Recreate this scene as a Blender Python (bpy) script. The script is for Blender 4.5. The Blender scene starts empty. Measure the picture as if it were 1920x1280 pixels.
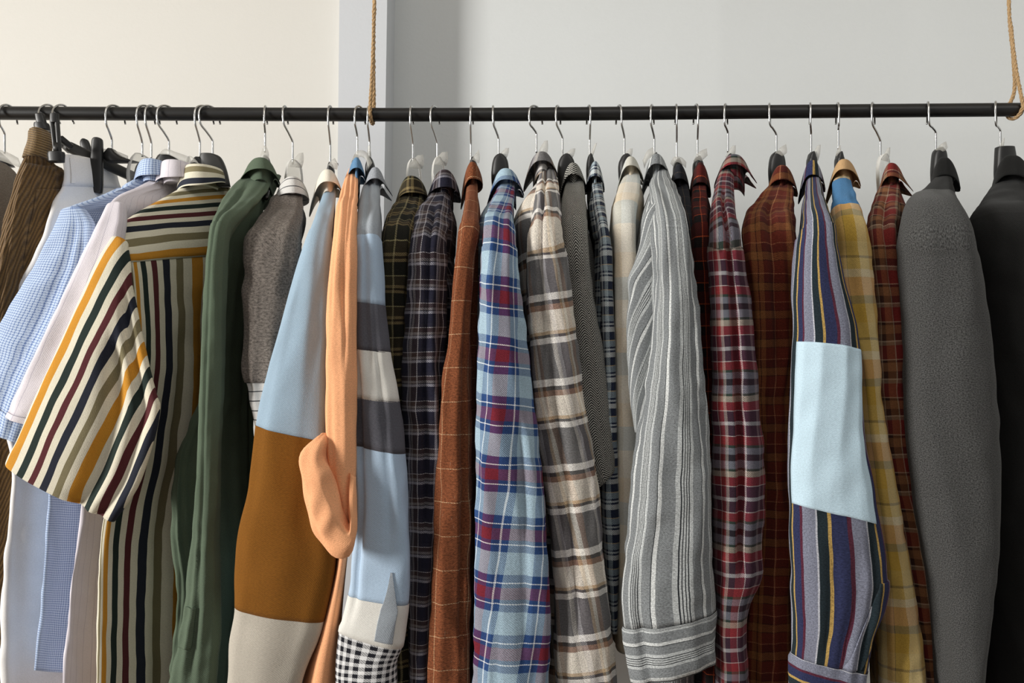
import bpy, math
import numpy as np
from mathutils import Vector
C = bpy.context.scene.collection
S = bpy.context.scene

# ------------------------------------------------------------------ camera, light, exposure
D, F, ZC = 1.5, 1500.0, 1.473          # camera-to-rail distance (m), focal length in pixels, eye height
cam = bpy.data.cameras.new('camera'); cam_o = bpy.data.objects.new('camera', cam); C.objects.link(cam_o)
cam_o.location = (0, -D, ZC); cam_o.rotation_euler = (math.pi/2, 0, 0)
cam.sensor_width = 36.0; cam.lens = 36.0*F/1920.0; cam.clip_start = 0.05
S.camera = cam_o
S.view_settings.view_transform = 'Standard'; S.view_settings.look = 'None'
S.view_settings.exposure = 0.0; S.view_settings.gamma = 1.0; S.view_settings.use_curve_mapping = False
W = bpy.data.worlds.new('world'); S.world = W; W.use_nodes = True
bg = W.node_tree.nodes['Background']; bg.inputs[0].default_value = (0.96, 0.97, 1.0, 1); bg.inputs[1].default_value = 0.24
def area_light(name, loc, target, sx, sy, power, col):
    l = bpy.data.lights.new(name, 'AREA'); l.shape = 'RECTANGLE'; l.size = sx; l.size_y = sy; l.energy = power; l.color = col
    o = bpy.data.objects.new(name, l); C.objects.link(o); o.location = loc
    o.rotation_euler = (Vector(target)-Vector(loc)).to_track_quat('-Z', 'Y').to_euler()
    return o
area_light('window_daylight', (-6.0, -3.2, 2.25), (0.0, 0.3, 1.6), 1.3, 2.0, 550, (1.0, 0.975, 0.93))
area_light('added_ceiling_fill', (0.7, -0.9, 2.66), (0.7, 0.6, 1.9), 3.2, 0.7, 13, (1.0, 0.975, 0.93))  # added fill lamp under the ceiling, stands in for bounced room light

# ------------------------------------------------------------------ helpers
def P(px, py, Y=0.0):
    d = D+Y
    return np.array([(px-960.0)*d/F, Y, ZC-(py-640.0)*d/F])
def lin(c):
    return tuple(((v/255.0)/12.92 if v <= 10 else (((v/255.0)+0.055)/1.055)**2.4) for v in c)+(1.0,)
def obj(name, V, Fc, mat, parent=None, UV=None, smooth=True, mats=None, midx=None):
    """one mesh object; V in world metres"""
    V = np.asarray(V, float)
    off = np.array(WORLD.get(parent.name, (0, 0, 0))) if parent is not None else np.zeros(3)
    me = bpy.data.meshes.new(name)
    me.from_pydata((V-off).tolist(), [], [list(map(int, f)) for f in Fc])
    if UV is not None:
        l = me.uv_layers.new(name='UVMap')
        l.data.foreach_set('uv', np.asarray(UV, np.float32).ravel())
    for m in (mats or [mat]): me.materials.append(m)
    if midx is not None: me.polygons.foreach_set('material_index', midx)
    if smooth: me.polygons.foreach_set('use_smooth', [True]*len(me.polygons))
    me.update()
    o = bpy.data.objects.new(name, me); C.objects.link(o)
    if parent is not None: o.parent = parent
    WORLD[o.name] = tuple(off)
    return o
WORLD = {}
def tag(o, label=None, cat=None, group=None, kind=None):
    if label: o['label'] = label
    if cat: o['category'] = cat
    if group: o['group'] = group
    if kind: o['kind'] = kind
    return o
def thing(name, loc, label, cat, group=None):
    o = bpy.data.objects.new(name, None); C.objects.link(o); o.location = [float(v) for v in loc]; o.empty_display_size = 0.03
    WORLD[o.name] = tuple(float(v) for v in loc)
    return tag(o, label, cat, group)
def spline(K, ts):
    """Catmull-Rom through rows of K (n,k) at parameters ts in [0,n-1]"""
    n = len(K); ts = np.clip(ts, 0, n-1-1e-9); i = ts.astype(int); f = (ts-i)[:, None]
    a = K[np.maximum(i-1, 0)]; b = K[i]; c = K[np.minimum(i+1, n-1)]; d = K[np.minimum(i+2, n-1)]
    return b+0.5*f*((c-a)+f*((2*a-5*b+4*c-d)+f*(3*(b-c)+d-a)))
def norm(v):
    return v/np.maximum(np.linalg.norm(v, axis=-1, keepdims=True), 1e-12)
def sstep(a, b, x):
    t = np.clip((x-a)/(b-a), 0, 1); return t*t*(3-2*t)
def sweep(name, pts, rad, mat, parent=None, n=10, caps=True, sub=6, ry=None):
    """round wire along a smooth path"""
    V, Fc = sweep_geo(pts, rad, n, caps, sub)
    return obj(name, V, Fc, mat, parent)
def sweep_geo(pts, rad, n=10, caps=True, sub=6):
    K = np.array(pts, float); m = (len(K)-1)*sub+1
    ts = np.linspace(0, len(K)-1, m); Pn = spline(K, ts)
    rr = np.interp(ts, np.arange(len(K)), np.broadcast_to(rad, len(K)))
    T = norm(np.gradient(Pn, axis=0)); ref = np.array([0.31, 0.11, 0.94]) if abs(T[0, 2]) < 0.9 else np.array([1.0, 0.1, 0])
    U = np.zeros_like(T); u = norm(np.cross(T[0], ref))
    for i in range(m):
        u = norm(u-T[i]*np.dot(u, T[i])); U[i] = u
    Wv = np.cross(T, U); th = np.linspace(0, 2*np.pi, n, endpoint=False)
    V = (Pn[:, None]+rr[:, None, None]*(np.cos(th)[None, :, None]*U[:, None]+np.sin(th)[None, :, None]*Wv[:, None])).reshape(-1, 3)
    Fc = [(i*n+j, i*n+(j+1) % n, (i+1)*n+(j+1) % n, (i+1)*n+j) for i in range(m-1) for j in range(n)]
    if caps: Fc += [tuple(range(n))[::-1], tuple((m-1)*n+j for j in range(n))]
    return V, Fc
def merge(*gs):
    V = []; Fc = []; k = 0
    for v, f in gs:
        V.append(np.asarray(v)); Fc += [tuple(a+k for a in q) for q in f]; k += len(v)
    return np.vstack(V), Fc
def box(x0, x1, y0, y1, z0, z1):
    V = np.array([(x, y, z) for x in (x0, x1) for y in (y0, y1) for z in (z0, z1)], float)
    return V, [(0, 1, 3, 2), (4, 6, 7, 5), (0, 4, 5, 1), (2, 3, 7, 6), (0, 2, 6, 4), (1, 5, 7, 3)]

# ------------------------------------------------------------------ materials
class G:
    def __init__(s, name):
        s.m = bpy.data.materials.new(name); s.m.use_nodes = True; s.t = s.m.node_tree; s.t.nodes.clear()
    def n(s, typ, **kw):
        o = s.t.nodes.new(typ)
        for k, v in kw.items(): setattr(o, k, v)
        return o
    def l(s, a, b): s.t.links.new(a, b)
    def put(s, sock, v):
        if hasattr(v, 'is_output'): s.l(v, sock)
        else: sock.default_value = v
    def math(s, op, a, b=0.0, c=0.0):
        o = s.n('ShaderNodeMath', operation=op); s.put(o.inputs[0], a); s.put(o.inputs[1], b); s.put(o.inputs[2], c); return o.outputs[0]
    def mix(s, f, a, b, bt='MIX'):
        o = s.n('ShaderNodeMix', data_type='RGBA', blend_type=bt); s.put(o.inputs[0], f); s.put(o.inputs[6], a); s.put(o.inputs[7], b); return o.outputs[2]
    def noise(s, vec, scale, detail=2.0, rough=0.5):
        o = s.n('ShaderNodeTexNoise'); o.inputs['Scale'].default_value = scale; o.inputs['Detail'].default_value = detail; o.inputs['Roughness'].default_value = rough
        if vec is not None: s.l(vec, o.inputs['Vector'])
        return o.outputs['Fac']
    def ramp(s, fac, stops, interp='CONSTANT'):
        o = s.n('ShaderNodeValToRGB'); r = o.color_ramp; r.interpolation = interp
        while len(r.elements) > 1: r.elements.remove(r.elements[-1])
        r.elements[0].position = stops[0][0]; r.elements[0].color = lin(stops[0][1])
        for p, c in stops[1:]:
            e = r.elements.new(p); e.color = lin(c)
        s.put(o.inputs[0], fac); return o.outputs[0]
    def mr(s, f, lo, hi):
        o = s.n('ShaderNodeMapRange'); s.put(o.inputs[0], f); o.inputs[3].default_value = lo; o.inputs[4].default_value = hi; return o.outputs[0]
    def done(s, col, rough=0.9, sheen=0.0, bump=None, bstr=0.3, bdist=0.001, **kw):
        b = s.n('ShaderNodeBsdfPrincipled'); o = s.n('ShaderNodeOutputMaterial')
        s.put(b.inputs['Base Color'], col); s.put(b.inputs['Roughness'], rough); b.inputs['Sheen Weight'].default_value = sheen
        b.inputs['Sheen Roughness'].default_value = 0.6
        for k, v in kw.items(): s.put(b.inputs[k.replace('_', ' ')], v)
        if bump is not None:
            n = s.n('ShaderNodeBump'); n.inputs['Strength'].default_value = bstr; n.inputs['Distance'].default_value = bdist
            s.l(bump, n.inputs['Height']); s.l(n.outputs[0], b.inputs['Normal'])
        s.l(b.outputs[0], o.inputs[0]); return s.m
def dye(c, k=0.98, sat=0.91):
    g_ = 0.3*c[0]+0.59*c[1]+0.11*c[2]
    return tuple((g_+(v-g_)*sat)*k for v in c)
def band(seq):
    """[(width, colour), ...] -> ramp stops and total width"""
    t = sum(w for w, _ in seq); p = 0; out = []
    for w, c in seq: out.append((p/t, dye(c))); p += w
    return out, t
def cloth(name, warp=None, weft=None, plain=None, twill=0.10, twf=2.4, heather=0.15, hs=480, hue=None, rot=0.0, off=(0, 0), sheen=0.03,
          herring=False, cord=0.0, spec=0.14, bstr=0.25, wf=0.5, slub=0.0, rough=0.9):
    g = G(name); uv = g.n('ShaderNodeUVMap'); uv.uv_map = 'UVMap'
    mp = g.n('ShaderNodeMapping'); mp.inputs['Rotation'].default_value = (0, 0, math.radians(rot)); mp.inputs['Location'].default_value = (off[0], off[1], 0)
    g.l(uv.outputs[0], mp.inputs[0]); vec = mp.outputs[0]
    sp = g.n('ShaderNodeSeparateXYZ'); g.l(vec, sp.inputs[0]); u, v = sp.outputs[0], sp.outputs[1]
    # hand-woven irregularity
    wob = g.math('MULTIPLY', g.math('SUBTRACT', g.noise(vec, 14, 1), 0.5), 0.006)
    uu, vv = g.math('ADD', u, wob), g.math('ADD', v, wob)
    tw = g.math('SINE', g.math('MULTIPLY', g.math('ADD', u, g.math('MULTIPLY', v, 0.8)), 6.2832/(twf*0.001)))
    tw01 = g.mr(tw, 0, 1); tw01.node.inputs[1].default_value = -1
    def ax(seq, c):
        st, t = band(seq); return g.ramp(g.math('FRACT', g.math('MULTIPLY', c, 1.0/t)), st)
    if plain is not None: col = g.n('ShaderNodeRGB'); col.outputs[0].default_value = lin(dye(plain)); col = col.outputs[0]
    elif warp and weft:
        a, b = ax(warp, uu), ax(weft, vv)
        f = g.mr(tw, wf-0.28, wf+0.28); f.node.inputs[1].default_value = -1
        col = g.mix(f, a, b)
    elif warp: col = ax(warp, uu)
    else: col = ax(weft, vv)
    if herring:
        tri = g.math('PINGPONG', g.math('MULTIPLY', u, 1/0.0115), 1.0)
        w = g.math('FRACT', g.math('MULTIPLY', g.math('ADD', v, g.math('MULTIPLY', tri, 0.0115)), 1/0.0042))
        wn = g.math('ADD', w, g.math('MULTIPLY', g.math('SUBTRACT', g.noise(vec, 500, 1), 0.5), 0.5))
        col = g.mix(g.math('GREATER_THAN', wn, 0.52), lin((26, 26, 26)), lin((170, 168, 161)))
    bumpv = g.math('MULTIPLY', tw01, 0.4)
    if cord:
        cw = g.math('SINE', g.math('MULTIPLY', g.math('ADD', uu, 0.0), 6.2832/cord)); c01 = g.mr(cw, 0, 1); c01.node.inputs[1].default_value = -1
        col = g.mix(c01, g.mix(1.0, col, (0.42, 0.40, 0.38, 1), 'MULTIPLY'), col); bumpv = c01
    nz = g.noise(vec, hs, 2, 0.7); nz = g.math('ADD', g.math('MULTIPLY', g.math('SUBTRACT', nz, 0.5), 2.6), 0.5); lo = g.noise(vec, 23, 3)
    k = g.math('MULTIPLY', g.mr(nz, 1-1.6*heather, 1+1.6*heather), g.mr(lo, 0.93, 1.07))
    k = g.math('MULTIPLY', k, g.mr(tw01, 1-twill, 1+twill))
    kc = g.n('ShaderNodeCombineColor'); [g.l(k, kc.inputs[i]) for i in range(3)]
    col = g.mix(1.0, col, kc.outputs[0], 'MULTIPLY')
    if slub:
        sv = g.n('ShaderNodeMapping'); sv.inputs['Scale'].default_value = (900, 60, 1); g.l(vec, sv.inputs[0])
        sl = g.math('GREATER_THAN', g.noise(sv.outputs[0], 1.0, 1), 0.76)
        col = g.mix(g.math('MULTIPLY', sl, slub), col, lin((205, 190, 165)))
    bump = g.math('ADD', bumpv, g.math('ADD', g.math('MULTIPLY', nz, 0.5), g.math('MULTIPLY', g.noise(vec, 60, 3), 1.2)))
    return g.done(col, rough, sheen, bump, bstr, 0.0012, Specular_IOR_Level=spec)
def paint(name, c, rough=0.85, amp=0.03, b=0.15):
    g = G(name); tc = g.n('ShaderNodeTexCoord'); o = tc.outputs['Object']
    n1 = g.noise(o, 2.2, 4); n2 = g.noise(o, 120, 3)
    k = g.math('MULTIPLY', g.mr(n1, 1-amp, 1+amp), g.mr(n2, 1-amp*0.35, 1+amp*0.35)); kc = g.n('ShaderNodeCombineColor'); [g.l(k, kc.inputs[i]) for i in range(3)]
    return g.done(g.mix(1.0, lin(c), kc.outputs[0], 'MULTIPLY'), rough, 0, g.math('ADD', n2, g.math('MULTIPLY', n1, 2.0)), b, 0.002, Specular_IOR_Level=0.3)
M = {}
M['wall_grey'] = paint('grey_white_wall_paint', (213, 216, 216))
M['wall_cream'] = paint('cream_wall_paint', (213, 211, 205), amp=0.015)
M['pillar'] = paint('cool_white_pillar_paint', (200, 203, 207), amp=0.015)
M['floor'] = paint('floor_boards', (128, 108, 88)); M['ceil'] = paint('ceiling_paint', (228, 226, 220))
def rod_mat():
    g = G('black_painted_steel'); tc = g.n('ShaderNodeTexCoord'); o = tc.outputs['Object']
    mp = g.n('ShaderNodeMapping'); mp.inputs['Scale'].default_value = (9, 120, 120); g.l(o, mp.inputs[0])
    big = g.noise(o, 4.0, 2); sc = g.noise(mp.outputs[0], 1.6, 4, 0.75)
    m = g.math('MULTIPLY', g.math('GREATER_THAN', sc, 0.735), g.math('GREATER_THAN', big, 0.53))
    return g.done(g.mix(m, lin((19, 18, 17)), lin((150, 148, 142))), 0.42, 0, g.noise(o, 300, 2), 0.12, 0.0005, Specular_IOR_Level=0.45)
M['rod'] = rod_mat()
g = G('chromed_steel_wire'); M['chrome'] = g.done((0.56, 0.56, 0.55, 1), 0.2, Metallic=1.0)
def plastic(name, c, r=0.42):
    g = G(name); tc = g.n('ShaderNodeTexCoord'); return g.done(lin(c), g.mr(g.noise(tc.outputs['Object'], 40, 3), r-0.08, r+0.1), 0, g.noise(tc.outputs['Object'], 160, 2), 0.06, 0.001)
M['black_plastic'] = plastic('black_plastic', (20, 19, 18)); M['dark_plastic'] = plastic('charcoal_plastic', (44, 43, 40), 0.5)
g = G('clear_plastic')
b = g.n('ShaderNodeBsdfPrincipled'); b.inputs['Base Color'].default_value = lin((196, 195, 190)); b.inputs['Roughness'].default_value = 0.12
tr = g.n('ShaderNodeBsdfTransparent'); tr.inputs[0].default_value = (0.93, 0.93, 0.92, 1); fr = g.n('ShaderNodeFresnel'); fr.inputs[0].default_value = 1.5
mx = g.n('ShaderNodeMixShader'); g.l(g.math('ADD', fr.outputs[0], 0.10), mx.inputs[0]); g.l(tr.outputs[0], mx.inputs[1]); g.l(b.outputs[0], mx.inputs[2])
om = g.n('ShaderNodeOutputMaterial'); g.l(mx.outputs[0], om.inputs[0]); M['clear'] = g.m
g = G('frosted_tape')
b = g.n('ShaderNodeBsdfPrincipled'); b.inputs['Base Color'].default_value = lin((196, 194, 186)); b.inputs['Roughness'].default_value = 0.45
tr = g.n('ShaderNodeBsdfTransparent'); mx = g.n('ShaderNodeMixShader'); tc = g.n('ShaderNodeTexCoord')
g.l(g.mr(g.noise(tc.outputs['Object'], 60, 2), 0.25, 0.6), mx.inputs[0]); g.l(tr.outputs[0], mx.inputs[1]); g.l(b.outputs[0], mx.inputs[2])
om = g.n('ShaderNodeOutputMaterial'); g.l(mx.outputs[0], om.inputs[0]); M['tape'] = g.m
def jute():
    g = G('jute_twine'); tc = g.n('ShaderNodeTexCoord'); o = tc.outputs['Object']
    mp = g.n('ShaderNodeMapping'); mp.inputs['Scale'].default_value = (1, 1, 0.25); g.l(o, mp.inputs[0])
    n = g.noise(mp.outputs[0], 900, 3, 0.7)
    return g.done(g.ramp(n, [(0.25, (120, 92, 58)), (0.5, (176, 142, 98)), (0.75, (214, 184, 140))], 'LINEAR'), 0.95, 0.1, n, 0.9, 0.002)
M['jute'] = jute()

# fabrics (colour sequences: width in metres, colour)
cream = (226, 219, 196)
ST = [(.0145, (206, 140, 40)), (.0107, cream), (.0125, (38, 50, 46)), (.0107, cream), (.0100, (92, 42, 46)), (.0107, cream), (.0120, (40, 44, 56)), (.0107, cream), (.0105, (132, 122, 90)), (.0107, cream)]
M['stripe'] = cloth('multicolour_striped_cotton', warp=ST, twill=.04, heather=.05)
M['stripe_across'] = cloth('multicolour_striped_cotton_across', weft=[(.0125, ST[0][1]), (.0115, cream), (.0125, ST[8][1]), (.0115, cream), (.0125, ST[6][1]), (.0115, cream), (.0125, ST[4][1]), (.0115, cream), (.0125, ST[2][1]), (.0115, cream)], twill=.04, heather=.05, off=(0, .051))
M['stripe_collar'] = cloth('striped_cotton_collar', weft=[(.011, (46, 50, 62)), (.0115, cream), (.0105, (138, 128, 96)), (.0135, cream)], twill=.04, heather=.05, off=(0, -.009))
M['gingham_blue'] = cloth('fine_blue_check_cotton', warp=[(.0031, (196, 214, 240)), (.0013, (78, 110, 174))], weft=[(.0031, (196, 214, 240)), (.0013, (78, 110, 174))], twill=.02, heather=.04)
M['lilac'] = cloth('pale_lilac_cotton', warp=[(.016, (222, 215, 222)), (.0009, (190, 184, 196))], twill=.02, heather=.03)
M['white'] = cloth('white_denim', plain=(240, 238, 236), twill=.04, heather=.04)
M['cord'] = cloth('brown_corduroy', plain=(124, 92, 48), cord=.0042, twill=.03, heather=.12, sheen=.25, bstr=.8)
M['cord_across'] = cloth('brown_corduroy_waistband', plain=(146, 116, 70), cord=.0042, rot=90, twill=.03, heather=.12, sheen=.25, bstr=.8)
M['taupe'] = cloth('grey_brown_wool', plain=(128, 120, 110), weft=None, heather=.16)
M['green'] = cloth('dark_green_twill', plain=(86, 101, 82), twill=.12, heather=.06)
M['greymarl'] = cloth('grey_marl_jersey', plain=(112, 104, 97), heather=.34, hs=330, twill=.05)
M['lined'] = cloth('white_shirting_with_dark_lines', weft=[(.0135, (206, 204, 200)), (.0016, (52, 54, 58))], twill=.02, heather=.05, off=(0, .004))
M['paleblue'] = cloth('dusty_blue_cotton', plain=(152, 176, 195), twill=.04, heather=.05)
M['ochre'] = cloth('ochre_brown_cotton', plain=(128, 78, 16), twill=.06, heather=.10)
M['ecru'] = cloth('ecru_cotton', plain=(184, 176, 162), twill=.04, heather=.06)
M['creamcollar'] = cloth('cream_collar_cotton', plain=(226, 219, 203), heather=.04, twill=.03)
M['apricot'] = cloth('apricot_linen', plain=(250, 176, 124), twill=.05, heather=.08, slub=.1)
M['blueinner'] = cloth('blue_chambray', plain=(92, 134, 172), twill=.1, heather=.1)
M['bluegrey'] = cloth('blue_grey_chambray', plain=(152, 160, 168), twill=.06, heather=.07)
M['slate'] = cloth('slate_grey_chambray', plain=(150, 155, 162), twill=.10, heather=.14)
M['icy'] = cloth('light_blue_cotton', plain=(176, 200, 224), twill=.03, heather=.04)
M['grape'] = cloth('dark_grey_brushed_cotton', plain=(92, 92, 100), twill=.08, heather=.12)
M['offwhite'] = cloth('off_white_cotton', plain=(226, 224, 216), twill=.03, heather=.04)
GK = [(.0058, (30, 31, 38)), (.0052, (226, 226, 226))]
M['bwgingham'] = cloth('black_and_white_gingham', warp=GK, weft=GK, twill=.02, heather=.05)
M['olive_plaid'] = cloth('olive_black_plaid_flannel', warp=[(0.0187, (28, 27, 21)), (0.0037, (124, 109, 71)), (0.0028, (34, 31, 20)), (0.0037, (124, 109, 71)), (0.0168, (48, 46, 30)), (0.0019, (146, 136, 99))],
    weft=[(0.0206, (25, 25, 20)), (0.0047, (136, 117, 79)), (0.0037, (50, 36, 22)), (0.0047, (136, 117, 79)), (0.0150, (56, 46, 30)), (0.0019, (156, 146, 104))])
M['navy_plaid'] = cloth('navy_black_plaid_flannel', warp=[(0.0132, (28, 28, 44)), (0.0033, (146, 143, 152)), (0.0013, (32, 31, 40)), (0.0033, (123, 117, 117)), (0.0066, (58, 44, 42)), (0.0010, (185, 181, 183)), (0.0050, (39, 36, 48))],
    weft=[(0.0157, (26, 26, 42)), (0.0042, (148, 146, 156)), (0.0013, (32, 31, 40)), (0.0042, (123, 117, 117)), (0.0066, (64, 48, 44)), (0.0010, (185, 181, 183)), (0.0058, (36, 34, 46))])
M['rust'] = cloth('rust_tweed_with_cream_windowpane', warp=[(.036, (122, 66, 37)), (.0010, (206, 170, 126))], weft=[(.052, (122, 66, 37)), (.0011, (216, 180, 136))], heather=.30, hs=380, twill=.10, slub=.25, off=(.014, .02))
M['blue_plaid'] = cloth('blue_red_plaid_flannel',
    warp=[(0.0300, (158, 184, 200)), (0.0125, (50, 84, 136)), (0.0020, (226, 230, 234)), (0.0100, (46, 70, 116)), (0.0175, (112, 32, 44)), (0.0100, (46, 70, 116)), (0.0020, (226, 230, 234)), (0.0075, (50, 84, 136))],
    weft=[(.034, (158, 184, 200)), (.011, (28, 58, 116)), (.0018, (232, 234, 236)), (.006, (28, 50, 102)), (.018, (120, 28, 44)), (.006, (28, 50, 102)), (.0018, (232, 234, 236)), (.012, (28, 58, 116))], off=(.017, .052), rot=6, twill=.16)
M['grey_plaid'] = cloth('grey_cream_brown_plaid_flannel',
    warp=[(.022, (124, 122, 120)), (.006, (222, 216, 208)), (.006, (190, 186, 190)), (.012, (104, 96, 100)), (.005, (196, 170, 136)), (.006, (226, 220, 206)), (.008, (150, 120, 98))],
    weft=[(.009, (232, 228, 222)), (.005, (66, 62, 60)), (.005, (196, 168, 132)), (.032, (232, 222, 206)), (.009, (146, 108, 84)), (.006, (52, 48, 46)), (.011, (234, 230, 224)), (.056, (92, 91, 93))], off=(.012, .028), heather=.2, wf=.62, rot=-7)
M['herringbone'] = cloth('grey_herringbone_tweed', plain=(120, 116, 108), herring=True, heather=.12, twill=0)
M['navy_check'] = cloth('navy_white_check_flannel', warp=[(.011, (36, 44, 66)), (.006, (196, 204, 208)), (.003, (36, 44, 66)), (.006, (150, 164, 170))], weft=[(.013, (32, 40, 60)), (.008, (212, 216, 214)), (.003, (36, 44, 66)), (.003, (204, 210, 210)), (.003, (36, 44, 66)), (.010, (150, 166, 174)), (.0015, (210, 186, 140))])
M['cream_plaid'] = cloth('cream_and_pale_blue_plaid_flannel', warp=[(.026, (196, 198, 190)), (.022, (226, 208, 180)), (.022, (206, 192, 168)), (.02, (222, 216, 204))], weft=[(.045, (222, 214, 198)), (.038, (180, 190, 190)), (.04, (224, 206, 178))], heather=.08, off=(-.012, 0))
gl, gb, gd = (178, 182, 182), (40, 44, 48), (124, 128, 130)
GS = [(.0042, gl), (.0011, gb), (.0021, gl), (.0011, gb), (.0021, gl), (.0011, gb), (.0021, gl), (.0011, gb), (.0045, gl), (.012, gd), (.0010, gb), (.0048, (200, 203, 202)), (.0008, gd), (.014, gd)]
M['grey_stripe'] = cloth('grey_striped_flannel', warp=GS, heather=.26, twill=.07)
M['grey_stripe_across'] = cloth('grey_striped_flannel_across', weft=GS, heather=.26, twill=.07, off=(0, .006))
M['grey_stripe_bias'] = cloth('grey_striped_flannel_bias', warp=GS, heather=.26, twill=.07, rot=24)
M['ink'] = cloth('near_black_flannel', warp=[(.02, (34, 36, 42)), (.001, (96, 80, 66))], weft=[(.03, (30, 32, 38)), (.001, (96, 80, 66))])
M['oxblood'] = cloth('oxblood_black_plaid_flannel', warp=[(.018, (84, 24, 20)), (.012, (30, 24, 24)), (.0012, (190, 84, 44))], weft=[(.02, (88, 26, 22)), (.014, (32, 26, 26)), (.0016, (214, 90, 44))])
M['berry_plaid'] = cloth('red_purple_white_plaid_flannel',
    warp=[(0.0120, (120, 36, 41)), (0.0012, (172, 156, 156)), (0.0220, (57, 32, 46)), (0.0080, (120, 96, 99)), (0.0120, (73, 30, 41)), (0.0012, (180, 164, 160)), (0.0100, (132, 44, 43)), (0.0060, (136, 124, 116)), (0.0100, (32, 25, 33))],
    weft=[(0.0120, (112, 116, 126)), (0.0100, (30, 28, 33)), (0.0100, (112, 116, 126)), (0.0040, (40, 62, 49)), (0.0130, (126, 35, 41)), (0.0012, (184, 171, 168)), (0.0160, (62, 33, 49)), (0.0060, (164, 163, 166)), (0.0170, (62, 33, 49)), (0.0012, (184, 171, 168)), (0.0140, (131, 36, 43)), (0.0090, (156, 147, 132)), (0.0040, (40, 62, 49))], off=(.01, .05), heather=.16)
M['rust_plaid'] = cloth('rust_and_ochre_plaid_flannel', warp=[(0.0148, (102, 37, 23)), (0.0074, (131, 81, 41)), (0.0014, (33, 21, 15)), (0.0061, (131, 81, 41)), (0.0123, (73, 26, 19)), (0.0014, (161, 106, 71))], weft=[(0.0173, (99, 35, 21)), (0.0014, (35, 21, 15)), (0.0123, (124, 77, 40)), (0.0014, (35, 21, 15)), (0.0123, (82, 27, 19)), (0.0014, (161, 102, 68))], heather=.16)
NS = [(.0112, (44, 49, 84)), (.0034, (86, 36, 54)), (.0150, (124, 127, 144)), (.0020, (184, 185, 194)), (.0100, (32, 44, 50)), (.0032, (180, 146, 78))]
M['navy_stripe'] = cloth('navy_grey_striped_cotton', warp=NS, heather=.24, twill=.05, off=(.008, 0))
M['navy_stripe_across'] = cloth('navy_grey_striped_cotton_across', weft=NS, heather=.24, twill=.05)
M['patchblue'] = cloth('light_blue_denim_patch', plain=(196, 223, 238), heather=.07, twill=.05)
M['mustard_plaid'] = cloth('mustard_plaid_crepe', warp=[(0.0170, (180, 144, 55)), (0.0200, (208, 190, 144)), (0.0140, (199, 158, 99)), (0.0015, (108, 93, 59))],
    weft=[(0.0300, (185, 147, 55)), (0.0130, (115, 109, 86)), (0.0300, (199, 147, 100)), (0.0130, (212, 199, 167)), (0.0180, (199, 171, 100)), (0.0040, (100, 93, 73)), (0.0240, (189, 158, 81))], heather=.10, off=(.016, .0))
M['denimyoke'] = cloth('mid_blue_denim', plain=(70, 124, 172), heather=.2, twill=.1)
M['tancollar'] = cloth('tan_collar_twill', plain=(190, 152, 106), heather=.1)
M['brick_plaid'] = cloth('brick_red_plaid_flannel', warp=[(0.0196, (113, 35, 32)), (0.0056, (127, 105, 85)), (0.0017, (175, 153, 127)), (0.0084, (59, 34, 27)), (0.0140, (132, 83, 49)), (0.0017, (175, 153, 127))], weft=[(0.0224, (124, 35, 32)), (0.0056, (129, 105, 85)), (0.0020, (183, 158, 132)), (0.0112, (62, 37, 28)), (0.0140, (136, 91, 57)), (0.0042, (51, 30, 25)), (0.0020, (175, 144, 119))], heather=.16)
M['charcoal'] = cloth('charcoal_wool_felt', plain=(68, 68, 67), heather=.55, hs=620, twill=0, sheen=.08)
M['blackwool'] = cloth('black_wool', plain=(22, 22, 21), heather=.2, hs=520, twill=0, sheen=.06)

# ------------------------------------------------------------------ room
def struct(name, V, Fc, m):
    o = obj(name, V, Fc, m, smooth=False); o['kind'] = 'structure'; return o
YP, YW = 0.42, 0.545                    # front of the pillar, face of the recessed wall
CEIL = 2.72
def xat(px, Y): return (px-960)*(D+Y)/F
V, Fc = box(xat(700, YW), 2.84, YW, YW+0.14, 0, CEIL); struct('wall_back', V, Fc, M['wall_grey'])
xl = xat(640, YP+0.03)
V, Fc = box(-4.0, xl, YP+0.03, YP+0.17, 0, CEIL); struct('wall_left', V, Fc, M['wall_cream'])
# pillar: its edges lean a little
V, Fc = box(0, 1, YP, YW+0.05, 0, CEIL); V = V.copy()
def lean(z, right):
    t = (P(0, 0, YP)[2]-z)/(P(0, 0, YP)[2]-P(0, 300, YP)[2])
    t = np.clip(t, -1.2, 2.5)
    return xat((721 if right else 633)-9.0*t*(1 if right else 0.7), YP)
V = np.array([(lean(v[2], v[0] > 0.5), v[1], v[2]) for v in V]); struct('column', V, Fc, M['pillar'])
V, Fc = box(-4.0, 2.84, -4.2, YW+0.14, -0.08, 0); struct('floor', V, Fc, M['floor'])
V, Fc = box(-4.0, 2.84, -1.35, YW+0.14, CEIL, CEIL+0.08); struct('ceiling', V, Fc, M['ceil'])
V, Fc = box(2.7, 2.84, -2.2, YW+0.14, 0, CEIL); struct('wall_right_bounce', V, Fc, M['wall_grey'])  # unseen wall, added to bounce window light onto right-facing cloth

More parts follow.
